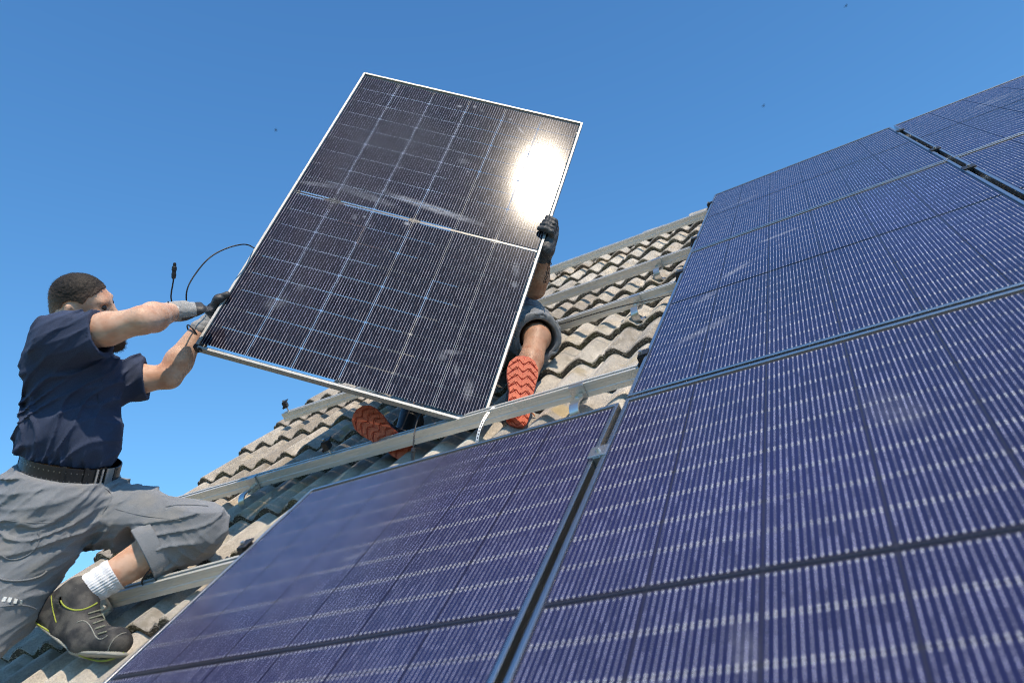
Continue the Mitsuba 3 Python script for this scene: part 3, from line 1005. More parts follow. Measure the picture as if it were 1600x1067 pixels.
def strands(mesh, n, length, spread, lean, radius, seed, color):
    """short hairs standing on a mesh: (mesh, colours); color(points) gives each hair's colour"""
    r = np.random.default_rng(seed)
    tri = mesh.triangles
    area = mesh.area_faces
    i = r.choice(len(area), n, p=area / area.sum())
    w = r.dirichlet((1, 1, 1), n)
    P = (tri[i] * w[:, :, None]).sum(1)
    N = mesh.face_normals[i]
    L = length * (0.6 + 0.8 * r.random(n))
    d = N + spread * (r.random((n, 3)) - 0.5) + np.asarray(lean)
    d /= np.linalg.norm(d, axis=1, keepdims=True)
    a = np.cross(d, r.random((n, 3)) - 0.5)
    a /= np.linalg.norm(a, axis=1, keepdims=True)
    b = np.cross(d, a)
    B = P - 0.001 * N
    V = np.stack([B + radius * a, B - radius * 0.5 * a + radius * 0.87 * b, B - radius * 0.5 * a - radius * 0.87 * b, P + L[:, None] * d], 1).reshape(-1, 3)
    k = np.arange(n)[:, None] * 4
    F = np.concatenate([k + [0, 1, 3], k + [1, 2, 3], k + [2, 0, 3]])
    return V, F, np.repeat(color(P), 4, 0)


def foot_sole(outline, heel, toe, normal, name, parent, base_m, tread_m, depth=0.006):
    """an outsole with tread blocks; outline in metres, x from heel to toe; the tread faces along normal"""
    rot = frame_of(np.asarray(toe) - np.asarray(heel), normal)
    at = np.asarray(heel, float)
    base = moved(extrude(outline, 0.012), np.eye(3), (0, 0, -0.012))
    k = put(name, base, base_m, parent, at=(rot, at))
    L = outline.bounds[2]
    cuts = []
    for x in np.arange(-0.02, L + 0.05, 0.030):
        cuts.append(shapely.LineString([(x - 0.028, -0.06), (x + 0.010, -0.018), (x - 0.008, 0.0), (x + 0.010, 0.018), (x - 0.028, 0.06)]).buffer(0.0021, cap_style=2))
    for i, x in enumerate(np.arange(0.0, L + 0.03, 0.030)):
        cuts.append(shapely.LineString([(x - 0.006, 0.0), (x + 0.010, 0.0)]).buffer(0.0016))
        for sg in (-1, 1):
            cuts.append(shapely.LineString([(x + 0.008, sg * 0.018), (x + 0.022, sg * 0.026), (x - 0.002, sg * 0.045)]).buffer(0.0013))
            cuts.append(shapely.LineString([(x + 0.004, sg * 0.034), (x + 0.015, sg * 0.052)]).buffer(0.0011))
    tr = outline.buffer(-0.0015).difference(shapely.union_all(cuts))
    parts = [gg for gg in getattr(tr, 'geoms', [tr]) if gg.area > 1.2e-5]
    for gg in parts:
        gg = gg.simplify(0.0005)
        b = extrude(gg, depth)
        put('tread_block', moved(b, np.eye(3), (0, 0, 0.0002)), tread_m, k, at=(rot, at))
    return rot


OUTLINE = affinity.scale(shapely.Polygon([(0.0, 0.0), (0.004, 0.018), (0.016, 0.029), (0.045, 0.034), (0.09, 0.032), (0.13, 0.033), (0.18, 0.044), (0.215, 0.047), (0.245, 0.042), (0.268, 0.026), (0.277, 0.004),
                           (0.275, -0.012), (0.262, -0.032), (0.235, -0.044), (0.20, -0.046), (0.15, -0.040), (0.10, -0.034), (0.05, -0.034), (0.018, -0.029), (0.004, -0.018)]).buffer(0.006).buffer(-0.006), 1.02, 1.26, origin=(0, 0))

# ------------------------------------------------ the man in the blue shirt
F1 = unit((0.9084, 0.0618, -0.3216))
F1 = unit(F1 - UP * (F1 @ UP))
R1 = np.cross(F1, UP)
m1 = thing('person', 'bearded man in navy shirt and grey work trousers kneeling on the roof edge', 'person')
HEAD = np.array((-1.7147, 0.0102, 0.8743))
HS = 0.93
HF, HU = unit((0.7881, 0.3782, -0.4686)), unit((0.5062, 0.0226, 0.8540))
NECK = np.array((-1.7713, -0.0453, 0.7955))
SHR, ELR, WRR = np.array((-1.6818, -0.1524, 0.7837)), np.array((-1.4421, -0.0392, 0.7363)), np.array((-1.5320, 0.1756, 0.7261))
SHL, ELL, WRL = np.array((-1.8718, 0.0328, 0.5992)), np.array((-1.7069, 0.1705, 0.5159)), np.array((-1.6159, 0.3287, 0.6290))
CHEST, WAIST, PELV = np.array((-1.8021, -0.1029, 0.6526)), np.array((-1.8654, -0.1813, 0.4849)), np.array((-1.9158, -0.2466, 0.3493))
HPR, KNR, ANR = np.array((-1.8851, -0.3560, 0.2995)), np.array((-1.9540, -0.5886, 0.1094)), np.array([-2.03, -0.98, -0.02])
HPL, KNL, ANL = np.array((-1.9772, -0.2120, 0.2296)), np.array((-1.5559, -0.1920, 0.0387)), np.array((-1.7643, -0.4826, 0.0337))

f = Field((-2.45, -0.75, -0.05), (-1.25, 0.62, 1.08), 0.0062)
A1, hp = head(f, HEAD, HF, HU, HS)
f.cone(hp(-0.03, -0.07, 0), NECK, 0.056, 0.062, 0.03)
f.cone(NECK, CHEST, 0.065, 0.10, 0.04, (R1, 1.4))
f.cone(CHEST, PELV, 0.105, 0.11, 0.04, (R1, 1.3))
f.cone(NECK, SHR, 0.06, 0.060, 0.03)
f.cone(NECK, SHL, 0.05, 0.056, 0.03)
for a, b, c, s_ in ((SHR, ELR, WRR, 1), (SHL, ELL, WRL, -1)):
    f.cone(a, a + (b - a) * 0.55, 0.054, 0.055, 0.02)
    f.cone(a + (b - a) * 0.55, b, 0.054, 0.042, 0.02)
    f.cone(b, b + (c - b) * 0.32, 0.047, 0.050, 0.02)
    f.cone(b + (c - b) * 0.32, c, 0.050, 0.031, 0.02)
f.cone(KNL, KNL + (ANL - KNL) * 0.35, 0.060, 0.060, 0.02)
f.cone(KNL + (ANL - KNL) * 0.35, ANL, 0.060, 0.040, 0.02)
f.cone(HPL, KNL, 0.085, 0.06, 0.02)
f.cone(HPL, PELV, 0.085, 0.09, 0.02)
f.ripple(lambda P: lumps(P, 0.045, 0.0012, 3), 0.02)
body1 = f
put('body', f.mesh(), 'm_skin', m1, smooth=True)

# hair: cropped, faded at the sides; short full beard
fh = Field(HEAD - 0.15, HEAD + 0.15, 0.0034)
fh.ball(hp(-0.012, 0.022, 0), A1, HS * np.array([0.100, 0.092, 0.077]) + 0.0045, 0.01)
fh.cone(hp(-0.055, -0.03, 0), hp(-0.05, -0.065, 0), 0.060, 0.053, 0.02)


def hairline(P):
    q = (P - HEAD) / HS
    x, y, z = q @ A1[0], q @ A1[1], np.abs(q @ A1[2])
    line = np.where(x < -0.012, -0.060 + 0.0 * x, np.where(x < 0.04, -0.02 + 1.1 * (x + 0.01), 0.035 + 0.75 * (x - 0.04)))
    line = np.where(x < -0.012, -0.075 + 1.2 * np.maximum(x + 0.055, 0), np.where(x < 0.03, -0.03, np.where(x < 0.05, 0.02 + 1.2 * (x - 0.03), 0.044 + 0.55 * (x - 0.05))))
    ear = 0.043 - np.hypot(x + 0.004, (y + 0.004))
    return np.maximum(line - y + 0.012 * meshkit.noise(P / 0.007, 4), np.where(z > 0.05, ear, -1))


fh.limit(hairline)
fh.ripple(lambda P: lumps(P, 0.0045, 0.0026, 8), 0.02)
hm = fh.mesh(0)
hv = (np.asarray(hm.vertices) - HEAD) @ A1[1] - 0.35 * np.abs((np.asarray(hm.vertices) - HEAD) @ A1[0] + 0.02)
hn = meshkit.noise(np.asarray(hm.vertices) / 0.004, 3)
fade = np.clip((0.050 - hv) / 0.075, 0, 1)
fade = fade * 0.72 + 0.5 * (hn - 0.5) * (0.15 + fade)
fade = np.clip(fade, 0, 1)[:, None]
hcol = np.array([0.016, 0.011, 0.008]) * (1 - fade) + np.array([0.33, 0.21, 0.15]) * fade


def strand_color(P):
    v_ = (P - HEAD) @ A1[1] - 0.35 * np.abs((P - HEAD) @ A1[0] + 0.02)
    q_ = np.clip((0.048 - v_) / 0.07, 0, 1)[:, None]
    return np.array([0.014, 0.010, 0.008]) * (1 - q_) + np.array([0.17, 0.11, 0.078]) * q_


sv, sf, sc = strands(hm, 5000, 0.0042, 0.7, -0.9 * A1[0] + 0.1 * A1[1], 0.00045, 3, strand_color)
both = tm(np.vstack([np.asarray(hm.vertices), sv]), np.vstack([np.asarray(hm.faces), sf + len(hm.vertices)]))
put('hair', both, 'm_hair_faded', m1, smooth=True, color=np.vstack([hcol, sc]))
fb = Field(HEAD - 0.24, HEAD + 0.24, 0.0042)
fb.ball(hp(0.036, -0.045, 0), A1, HS * np.array([0.072, 0.084, 0.065]), 0.02)
fb.ball(hp(0.078, -0.112, 0), A1, HS * np.array([0.040, 0.044, 0.042]), 0.03)


def beardline(P):
    q = (P - HEAD) / HS
    x, y, z = q @ A1[0], q @ A1[1], np.abs(q @ A1[2])
    top = np.where(x < 0.03, -0.015, -0.035 - 0.35 * (x - 0.03))
    top = np.where(y < -0.16, 1.0, top)
    lips = 0.020 - np.hypot((y + 0.067) * 1.6, z) - 10 * (x < 0.08)
    return np.maximum(np.maximum(y - top, 0.012 - x), lips)


fb.cone(hp(0.070, -0.105, 0), np.array((-1.6350, -0.0229, 0.7098)), 0.036, 0.034, 0.03)
fb.limit(beardline)
fb.ripple(lambda P: lumps(P, 0.007, 0.003, 9), 0.02)
bm = fb.mesh(0)
bv, bf, _ = strands(bm, 3500, 0.010, 1.2, 0.2 * A1[0] - 0.6 * A1[1], 0.0006, 4, lambda P: P)
put('beard', tm(np.vstack([np.asarray(bm.vertices), bv]), np.vstack([np.asarray(bm.faces), bf + len(bm.vertices)])), 'm_hair', m1, smooth=True)
for s_ in (-1, 1):
    e = trimesh.creation.icosphere(2, 0.0115)
    put('eye', moved(e, np.eye(3), hp(0.083, 0.002, 0.031 * s_)), 'm_eye', m1, smooth=True)
    put('eyebrow', tube(spline([hp(0.089, 0.022, 0.016 * s_), hp(0.090, 0.026, 0.030 * s_), hp(0.076, 0.021, 0.047 * s_)], 8), [0.003, 0.004, 0.0045, 0.0045, 0.0045, 0.004, 0.003, 0.002], 6), 'm_hair', m1, smooth=True)

# shirt
fs = Field((-2.36, -0.55, 0.18), (-1.42, 0.42, 1.02), 0.0050)
fs.cone(NECK + (CHEST - NECK) * 0.18, CHEST, 0.078, 0.122, 0.05, (R1, 1.28))
fs.cone(CHEST, WAIST, 0.123, 0.132, 0.05, (R1, 1.22))
fs.cone(WAIST, PELV + (WAIST - PELV) * 0.42, 0.132, 0.133, 0.04, (R1, 1.16))
fs.ball(WAIST + 0.055 * F1 - 0.03 * UP, [F1, R1, UP], (0.115, 0.14, 0.115), 0.04)
SLR = SHR + (ELR - SHR) * 0.47
SLL = SHL + (ELL - SHL) * 0.66
fs.cone(NECK, SHR, 0.066, 0.074, 0.05)
fs.cone(NECK, SHL, 0.060, 0.074, 0.05)
fs.cone(SHR, SLR + (SLR - SHR) * 0.3, 0.076, 0.070, 0.02)
fs.cone(SHR - 0.02 * UP, SLR - 0.030 * UP + (SLR - SHR) * 0.3, 0.070, 0.070, 0.02)
fs.cone(SHL, SLL + (SLL - SHL) * 0.3, 0.079, 0.080, 0.03)
fs.cone(CHEST + 0.10 * R1 + 0.03 * UP, SHR, 0.08, 0.08, 0.05)
fs.cone(CHEST - 0.06 * R1 + 0.03 * UP, SHL, 0.09, 0.070, 0.04)
dR, dL = unit(ELR - SHR), unit(ELL - SHL)
pb, pf = PELV + UP * 0.055, None
BELT_N = unit(unit(WAIST - PELV) + 0.20 * F1)


def shirt_folds(P):
    d = pleats(P, (0.6943, 0.2416, 0.6313), (0.5575, 0.2041, -0.7633), 0.062, -0.013, 1, 1.2, 0.22)
    d = d + pleats(P, (0.9331, 0.2598, 0.2105), (0.1966, -0.0084, -0.9559), 0.055, -0.010, 2, 1.0, 0.16)
    d = d + folds(P, (0.7484, 0.2499, 0.5545), 0.11, 0.009, 2, 3.0, 0.9)
    sh = np.exp(-((np.linalg.norm(P - SHR - 0.3 * (SLR - SHR), axis=-1) / 0.10) ** 2))
    d = d + pleats(P, (0.9148, 0.4311, 0.0065), (0.0912, -0.1785, -0.9913), 0.040, -0.015, 5, 0.6, 0.2) * sh
    wst = np.exp(-(((P - PELV) @ BELT_N - 0.10) / 0.05) ** 2)
    d = d + pleats(P, (0.5047, 0.1029, 0.9136), (0.8310, 0.2807, -0.4906), 0.040, -0.012, 8, 0.9, 0.1) * wst
    return d


fs.ripple(shirt_folds, 0.06)
for c, d, ra in ((SLR, dR, 0.061), (SLL, dL, 0.060)):
    fs.cone(c - d * 0.014 - (0.016 * UP if ra > 0.0605 else 0), c + d * 0.2 - (0.016 * UP if ra > 0.0605 else 0), ra, ra, 0.006, cut=True)
# collar opening
fs.cone(NECK + unit(HEAD - NECK) * 0.005, HEAD, 0.068, 0.075, 0.01, cut=True)


def sleeve_ends(P):
    hem = np.full(P.shape[:-1], -1.0)
    r = np.linalg.norm(P - SLR - ((P - SLR) @ dR)[..., None] * dR, axis=-1)
    tt = (P - SLR) @ dR
    hem = np.maximum(hem, np.where((r < 0.13) & (tt < 0.12), tt, -1))
    r = np.linalg.norm(P - SLL - ((P - SLL) @ dL)[..., None] * dL, axis=-1)
    tt = (P - SLL) @ dL
    hem = np.maximum(hem, np.where((r < 0.12) & (tt < 0.12), tt, -1))
    low = -(P - (PELV + BELT_N * 0.084)) @ BELT_N
    return np.maximum(hem, low)


fs.limit(sleeve_ends)
shirt = put('shirt', fs.mesh(), 'm_navy', m1, smooth=True)
for c, d, ra, sd in ():
    ring = np.array([c - d * 0.006 + ra * (math.cos(t) * unit(np.cross(d, UP)) + math.sin(t) * np.cross(d, unit(np.cross(d, UP)))) for t in np.linspace(0, 2 * np.pi, 60)])
    put('sleeve_hem', tube(ring, 0.0026, 6, False), 'm_navy', shirt, smooth=True)
# breast pocket and its small mark
pk = np.array([(-1.5555, -0.1729, 0.6282), (-1.5531, -0.1524, 0.6140), (-1.5817, -0.1895, 0.5077), (-1.5869, -0.2118, 0.5199)])
TORSO_SIDE, LEG_SIDE = (-0.8107, 0.5854, -0.0104), (-0.8479, 0.4979, -0.1821)
put('pocket_seam', tube(fs.cast(spline(pk[[0, 3, 2]], 24), TORSO_SIDE, 0.0005), 0.0014, 5), 'm_navy', shirt, smooth=True)

# trousers
ft = Field((-2.45, -1.12, -0.14), (-1.33, 0.12, 0.62), 0.0054)
ft.cone(PELV + BELT_N * 0.05, PELV - 0.03 * UP, 0.126, 0.142, 0.04, (R1, 1.14))
ft.cone(PELV - 0.03 * UP, HPR, 0.138, 0.138, 0.06)
ft.cone(PELV - 0.03 * UP, HPL, 0.135, 0.122, 0.06)
ft.ball(PELV - 0.10 * F1 - 0.07 * UP + 0.02 * R1, [F1, R1, UP], (0.10, 0.15, 0.12), 0.05)
ft.cone(HPR, KNR, 0.145, 0.104, 0.05)
ft.cone(KNR, ANR + (KNR - ANR) * 0.12, 0.105, 0.088, 0.03)
ft.cone(HPL, HPL + (KNL - HPL) * 0.55, 0.125, 0.106, 0.05)
ft.cone(HPL + (KNL - HPL) * 0.55, KNL, 0.106, 0.098, 0.04)
dS = unit(ANL - KNL)
CUF = KNL + dS * 0.150
ft.cone(KNL, CUF + dS * 0.02, 0.100, 0.080, 0.04)
ft.ball(KNL + 0.012 * unit(KNL - HPL), [unit(KNL - HPL), R1, UP], (0.10, 0.10, 0.105), 0.04)


def trouser_folds(P):
    k = np.exp(-((np.linalg.norm(P - KNL - 0.03 * dS, axis=-1) / 0.13) ** 2))
    hip = np.exp(-((np.linalg.norm(P - PELV + 0.06 * UP, axis=-1) / 0.20) ** 2))
    thigh = np.exp(-((np.linalg.norm(P - (HPL * 0.55 + KNL * 0.45), axis=-1) / 0.16) ** 2))
    d = pleats(P, (0.7944, 0.5440, 0.2606), (0.3390, -0.0488, -0.9315), 0.045, -0.014, 3, 0.6) * (0.35 + 0.65 * thigh)
    d = d + pleats(P, (0.3048, -0.0544, -0.8846), (0.7956, 0.4290, 0.2477), 0.040, -0.014, 13, 1.0, 0.14) * k
    d = d + pleats(P, (0.9014, 0.3617, -0.2760), (-0.2565, -0.1161, -0.9901), 0.040, -0.024, 4, 0.5, 0.3) * hip
    d = d + pleats(P, (0.7927, 0.5437, -0.2419), (-0.1902, -0.0804, -0.9695), 0.06, -0.010, 7, 0.9)
    d = d + folds(P, (0.7927, 0.5437, -0.2419), 0.09, 0.007, 7, 3.5)
    return d


ft.ripple(trouser_folds, 0.06)
ft.cone(CUF - dS * 0.03, CUF + dS * 0.2, 0.073, 0.073, 0.006, cut=True)


def trouser_ends(P):
    rel = P - CUF
    t = rel @ dS
    r = np.linalg.norm(rel - t[..., None] * dS, axis=-1)
    return np.maximum(np.where((r < 0.115) & (t > -0.01) & (t < 0.10), t, -1), (P - (PELV + BELT_N * 0.040)) @ BELT_N)


ft.limit(trouser_ends)
trousers = put('trousers', ft.mesh(), 'm_trouser', m1, smooth=True)
ringc = [CUF - dS * 0.008 + 0.080 * (math.cos(t) * unit(np.cross(dS, UP)) + math.sin(t) * np.cross(dS, unit(np.cross(dS, UP)))) for t in np.linspace(0, 2 * np.pi, 60)]
cu, cw = unit(np.cross(dS, UP)), np.cross(dS, unit(np.cross(dS, UP)))
cv, cf = [], []
for i, (h_, r_) in enumerate(((-0.044, 0.088), (-0.046, 0.0935), (-0.02, 0.0965), (0.008, 0.0985), (0.011, 0.0955), (0.006, 0.0915), (-0.03, 0.086))):
    for j in range(48):
        a_ = j / 48 * 2 * np.pi
        rr = r_ + 0.004 * math.sin(2 * a_ + 0.6) + 0.0025 * math.sin(5 * a_ + 2) + 0.0015 * math.sin(9 * a_)
        cv.append(CUF + dS * (h_ + 0.010 * math.sin(a_ + 1.0)) + rr * (math.cos(a_) * cu + math.sin(a_) * cw))
for i in range(6):
    for j in range(48):
        a_, b_, c_, d_ = i * 48 + j, i * 48 + (j + 1) % 48, (i + 1) * 48 + (j + 1) % 48, (i + 1) * 48 + j
        cf += [[a_, b_, c_], [a_, c_, d_]]
put('turned_up_cuff', tm(cv, cf), 'm_trouser', trousers, smooth=45)


def seam(pts, name, off=0.0006, r=0.0016, m='m_trouser', n=30, par=trousers, fld=None):
    fld = fld or ft
    put(name, tube(fld.cast(spline(pts, n), LEG_SIDE, off), r, 5), m, par, smooth=True)


seam([(-1.5930, -0.3391, 0.3161), (-1.5933, -0.3372, 0.2746), (-1.6025, -0.3688, 0.2535), (-1.6172, -0.3788, 0.2395)], 'pocket_seam')
seam([(-1.7591, -0.2507, 0.2031), (-1.5956, -0.2752, 0.1531), (-1.4645, -0.2696, 0.1047)], 'seam')
seam([(-1.5099, -0.2559, 0.1604), (-1.4213, -0.2409, 0.1423), (-1.3743, -0.2044, 0.1058)], 'knee_pad_flap', 0.001, 0.003)
seam([(-1.8290, -0.5208, 0.3518), (-1.7537, -0.4853, 0.3020), (-1.6763, -0.4453, 0.2677)], 'seam')
seam([(-1.8055, -0.5960, 0.2687), (-1.7522, -0.5774, 0.2399), (-1.7386, -0.5477, 0.2436), (-1.7337, -0.5138, 0.2840)], 'thigh_pocket_edge', 0.001, 0.0022)
seam([(-1.7805, -0.6515, 0.2202), (-1.7383, -0.6277, 0.1874), (-1.7323, -0.5842, 0.1673), (-1.7458, -0.5460, 0.1648)], 'knee_pocket_edge', 0.002, 0.0035)
seam([(-1.7940, -0.6854, 0.1472), (-1.7494, -0.6586, 0.1225), (-1.7671, -0.6204, 0.0787)], 'knee_pocket_edge', 0.001, 0.002)
for px in ((-1.7762, -0.6737, 0.1620), (-1.7679, -0.6663, 0.1524), (-1.7600, -0.6595, 0.1410), (-1.7537, -0.6533, 0.1304)):
    q = ft.cast(np.array([px]), LEG_SIDE, 0.0012)[0]
    nn = unit(np.array([ft.at(np.array([q + e]))[0] - ft.at(np.array([q - e]))[0] for e in np.eye(3) * 0.008]))
    put('reflective_strip', moved(chbox(-0.0055, 0.0055, -0.007, 0.007, -0.001, 0.001, 0.0004), frame_of((0.7302, 0.2324, -0.4952), nn), q), 'm_reflect', trousers)

# belt: a leather band with two rows of punched holes, loops and keepers
bc = PELV + BELT_N * 0.056
bF = unit(F1 - BELT_N * (F1 @ BELT_N))
bR = np.cross(bF, BELT_N)


def belt_pt(t, h, off=0.0):
    r = np.array([0.141 + off, 0.160 + off])
    return bc + bF * (r[0] * math.cos(t) + 0.012) + bR * (r[1] * math.sin(t)) + BELT_N * h


def band(t0, t1, h0, h1, off, n, thick=0.004):
    ts = np.linspace(t0, t1, n)
    ring = [[belt_pt(t, h0, off), belt_pt(t, h1, off), belt_pt(t, h1, off - thick), belt_pt(t, h0, off - thick)] for t in ts]
    V = np.array(ring).reshape(-1, 3)
    Fc = []
    for i in range(n - 1):
        for j in range(4):
            a, b, c, d = i * 4 + j, i * 4 + (j + 1) % 4, (i + 1) * 4 + (j + 1) % 4, (i + 1) * 4 + j
            Fc += [[a, c, b], [a, d, c]]
    m = tm(V, Fc)
    m.fix_normals()
    return m


belt = put('belt', band(0, 2 * np.pi, -0.028, 0.030, 0.004, 80), 'm_belt', m1, smooth=30)
holes = []
for i in range(26):
    for h in (-0.013, 0.015):
        t = 0.45 + i * 0.108
        c0 = belt_pt(t, h, 0.0045)
        nrm = unit(belt_pt(t, h, 0.02) - belt_pt(t, h, 0.0))
        holes.append(moved(trimesh.creation.cylinder(0.0024, 0.0010, sections=8), frame_of(BELT_N, nrm), c0))
        t2 = 0.0
put('eyelets', cat(holes), 'm_eyelet', belt, kind='stuff')
for t in (0.50, 0.92, 2.55):
    put('belt_loop', band(t - 0.035, t + 0.035, -0.036, 0.036, 0.0095, 6), 'm_trouser' if t > 2 else 'm_belt', belt)
for t in (0.28, 0.16):
    put('keeper', band(t - 0.02, t + 0.02, -0.031, 0.033, 0.010, 5), 'm_steel', belt)
put('buckle', band(-0.12, 0.08, -0.032, 0.034, 0.011, 8), 'm_steel', belt)
put('tool_flap', band(2.62, 3.05, -0.06, 0.034, 0.014, 8), 'm_belt', belt)

# gloves
fg = Field(WRR - 0.05, WRR + np.array([0.26, 0.26, 0.12]), 0.0034)
gX, gZ = unit((0.5817, 0.7034, -0.3447)), unit((0.4661, 0.0103, 0.8830))
gr = frame_of(gX, gZ)


def hpt(x, y, z):
    return WRR + gr @ np.array([x, y, z])


fg.cone(WRR - gX * 0.012, hpt(0.03, 0, 0), 0.037, 0.037, 0.01)
for y in (0.027, 0.009, -0.009, -0.026):
    fg.cone(hpt(0.02, y * 0.7, 0), hpt(0.09, y, 0.004), 0.021, 0.0155, 0.02)
fing = []
for y, L in ((0.029, 1.0), (0.010, 1.08), (-0.010, 1.0), (-0.028, 0.82)):
    a = 0.45 + 0.12 * (y < 0)
    pts = [np.array([0.088, y, 0.004])]
    ang_ = a
    for l in (0.044, 0.028, 0.022):
        pts.append(pts[-1] + L * l * np.array([math.cos(ang_), 0, -math.sin(ang_)]))
        ang_ += 0.38
    fing.append([hpt(*q) for q in pts])
digits(fg, fing, (0.0118, 0.0098))
digits(fg, [[hpt(0.025, 0.030, -0.01), hpt(0.058, 0.052, -0.028), hpt(0.088, 0.050, -0.046), hpt(0.108, 0.038, -0.055)]], (0.017, 0.011), 0.012)
fg.ripple(lambda P: lumps(P, 0.012, 0.0012, 21) + folds(P, gr[:, 1], 0.012, 0.0012, 5, 3.0), 0.02)


def split(mesh, fn):
    """two meshes: the faces whose centre has fn > 0, and the rest"""
    c = mesh.triangles_center
    on = fn(c) > 0
    out = []
    for s in (on, ~on):
        m = tm(mesh.vertices, np.asarray(mesh.faces)[s])
        m.remove_unreferenced_vertices()
        out.append(m)
    return out


gm = fg.mesh()
coat, knit = split(gm, lambda c: np.maximum((c - WRR) @ gX - 0.075, -((c - WRR) @ gr[:, 2]) - 0.008 - 0.006 * meshkit.noise(c / 0.01, 2)) - 0.05 * ((c - WRR) @ gX < 0.022))
glove = put('glove', knit, 'm_glove_knit', m1, smooth=True)
put('coating', coat, 'm_glove_coat', glove, smooth=True, label='dark rubber palm and fingers of the grey glove')
cuffr = [WRR - gX * 0.014 + 0.0375 * (math.cos(t) * gr[:, 1] + math.sin(t) * gr[:, 2]) for t in np.linspace(0, 2 * np.pi, 40)]
put('cuff_edge', tube(cuffr, 0.0028, 6, False), 'm_black', glove, smooth=True)
put('cuff_tab', moved(chbox(-0.014, 0.012, -0.009, 0.009, -0.001, 0.0015, 0.0007), frame_of(gX, -gr[:, 1] * 0.8 + gr[:, 2] * 0.5), WRR + gX * 0.006 + 0.0385 * unit(-gr[:, 1] * 0.8 + gr[:, 2] * 0.5)), 'm_white', glove)


def hl(x, y, z):
    return HELD_O + HELD_R @ np.array([x, y, z])


# left hand on the frame: thumb over the front, fingers behind
fg2 = Field(hl(0.0, 0.15, -0.03) - 0.17, hl(0.0, 0.15, -0.03) + 0.17, 0.0034)
pal = [hl(-0.022, 0.165, -0.066), hl(0.0, 0.19, -0.070)]
fg2.cone(WRL, pal[0], 0.036, 0.030, 0.02)
for d_ in (-0.02, 0.0, 0.02, 0.038):
    fg2.cone(WRL + (pal[0] - WRL) * 0.5, hl(0.0, 0.18 + d_, -0.066), 0.024, 0.016, 0.02)
digits(fg2, [[hl(0.0, 0.162 + d_, -0.064), hl(0.03, 0.172 + d_, -0.058), hl(0.06, 0.18 + d_, -0.050), hl(0.08, 0.185 + d_, -0.046)] for d_ in (0.0, 0.022, 0.044, 0.064)], (0.0125, 0.010))
digits(fg2, [[hl(-0.032, 0.150, -0.052), hl(-0.030, 0.185, -0.022), hl(-0.013, 0.222, 0.008), hl(0.012, 0.250, 0.0125)]], (0.020, 0.0125), 0.015)
fg2.ripple(lambda P: lumps(P, 0.012, 0.0012, 22) + folds(P, HELD_R[:, 0], 0.012, 0.0016, 6, 3.0), 0.02)
gm = fg2.mesh()
aL = unit(pal[0] - WRL)
coat, knit = split(gm, lambda c: (c - WRL) @ aL - 0.045)
glove = put('glove', knit, 'm_glove_knit', m1, smooth=True)
put('coating', coat, 'm_glove_coat', glove, smooth=True, label='dark rubber palm and thumb of the glove on the panel edge')
b1 = unit(np.cross(aL, UP))
cuffl = [WRL - aL * 0.030 + 0.0355 * (math.cos(t) * b1 + math.sin(t) * np.cross(aL, b1)) for t in np.linspace(0, 2 * np.pi, 40)]
put('cuff_edge', tube(cuffl, 0.0032, 6, False), 'm_black', glove, smooth=True)

# sock and shoe of the kneeling leg
S0, S1 = KNL + (ANL - KNL) * 0.70, ANL + dS * 0.03
sx = unit(np.cross(dS, UP))
sy = np.cross(dS, sx)
n_, V = 46, []
ts = np.linspace(0, 1, 30)
for i, t in enumerate(ts):
    r0 = 0.0535 - 0.008 * t
    for j in range(144):
        a = j / 144 * 2 * np.pi
        rr = r0 + 0.0011 * math.cos(a * 36) * (1.0 if t < 0.7 else 0.3) + 0.0012 * math.sin(t * 30 + 2 * math.sin(a))
        V.append(S0 + (S1 - S0) * t + rr * (math.cos(a) * sx + math.sin(a) * sy))
Fq = []
for i in range(len(ts) - 1):
    for j in range(144):
        a, b, c, d = i * 144 + j, i * 144 + (j + 1) % 144, (i + 1) * 144 + (j + 1) % 144, (i + 1) * 144 + j
        Fq += [[a, b, c], [a, c, d]]
sk = tm(V, Fq)
sk.fix_normals()
put('sock', sk, 'm_sock', m1, smooth=True, label='white ribbed sock')
HEEL, MID, BALL, TOE = np.array((-1.8944, -0.5251, 0.0161)), np.array((-1.7894, -0.5550, -0.0359)), np.array((-1.6728, -0.5869, -0.0704)), np.array((-1.5330, -0.6033, -0.0846))
lat = unit(R1 - unit(TOE - HEEL) * (R1 @ unit(TOE - HEEL)))
n1 = unit(np.cross(unit(BALL - HEEL), lat))
n1 = n1 * np.sign(n1 @ -dS)
n2 = unit(np.cross(unit(TOE - BALL), lat))
n2 = n2 * np.sign(n2 @ n1)
fo = Field(np.minimum(HEEL, TOE) - 0.17, np.maximum(HEEL, TOE) + 0.17, 0.0046)
fo.cone(HEEL, MID, 0.040, 0.044, 0.02)
fo.cone(MID, BALL, 0.046, 0.049, 0.02)
fo.cone(BALL, TOE, 0.047, 0.041, 0.02, (lat, 1.08))
fo.cone(HEEL + 0.01 * n1, ANL + dS * 0.002 - 0.012 * unit(BALL - HEEL), 0.043, 0.052, 0.03)
fo.cone(BALL + 0.004 * n1, ANL + dS * 0.012 + 0.02 * unit(BALL - HEEL), 0.040, 0.045, 0.05)
fo.ripple(lambda P: lumps(P, 0.03, 0.002, 31) + folds(P, lat, 0.03, 0.0022, 8, 3.0) * (np.linalg.norm(P - BALL, axis=-1) < 0.07)[:], 0.02)
fo.cone(ANL - dS * 0.15, ANL + dS * 0.02, 0.047, 0.045, 0.008, cut=True)
colp = ANL - dS * 0.012


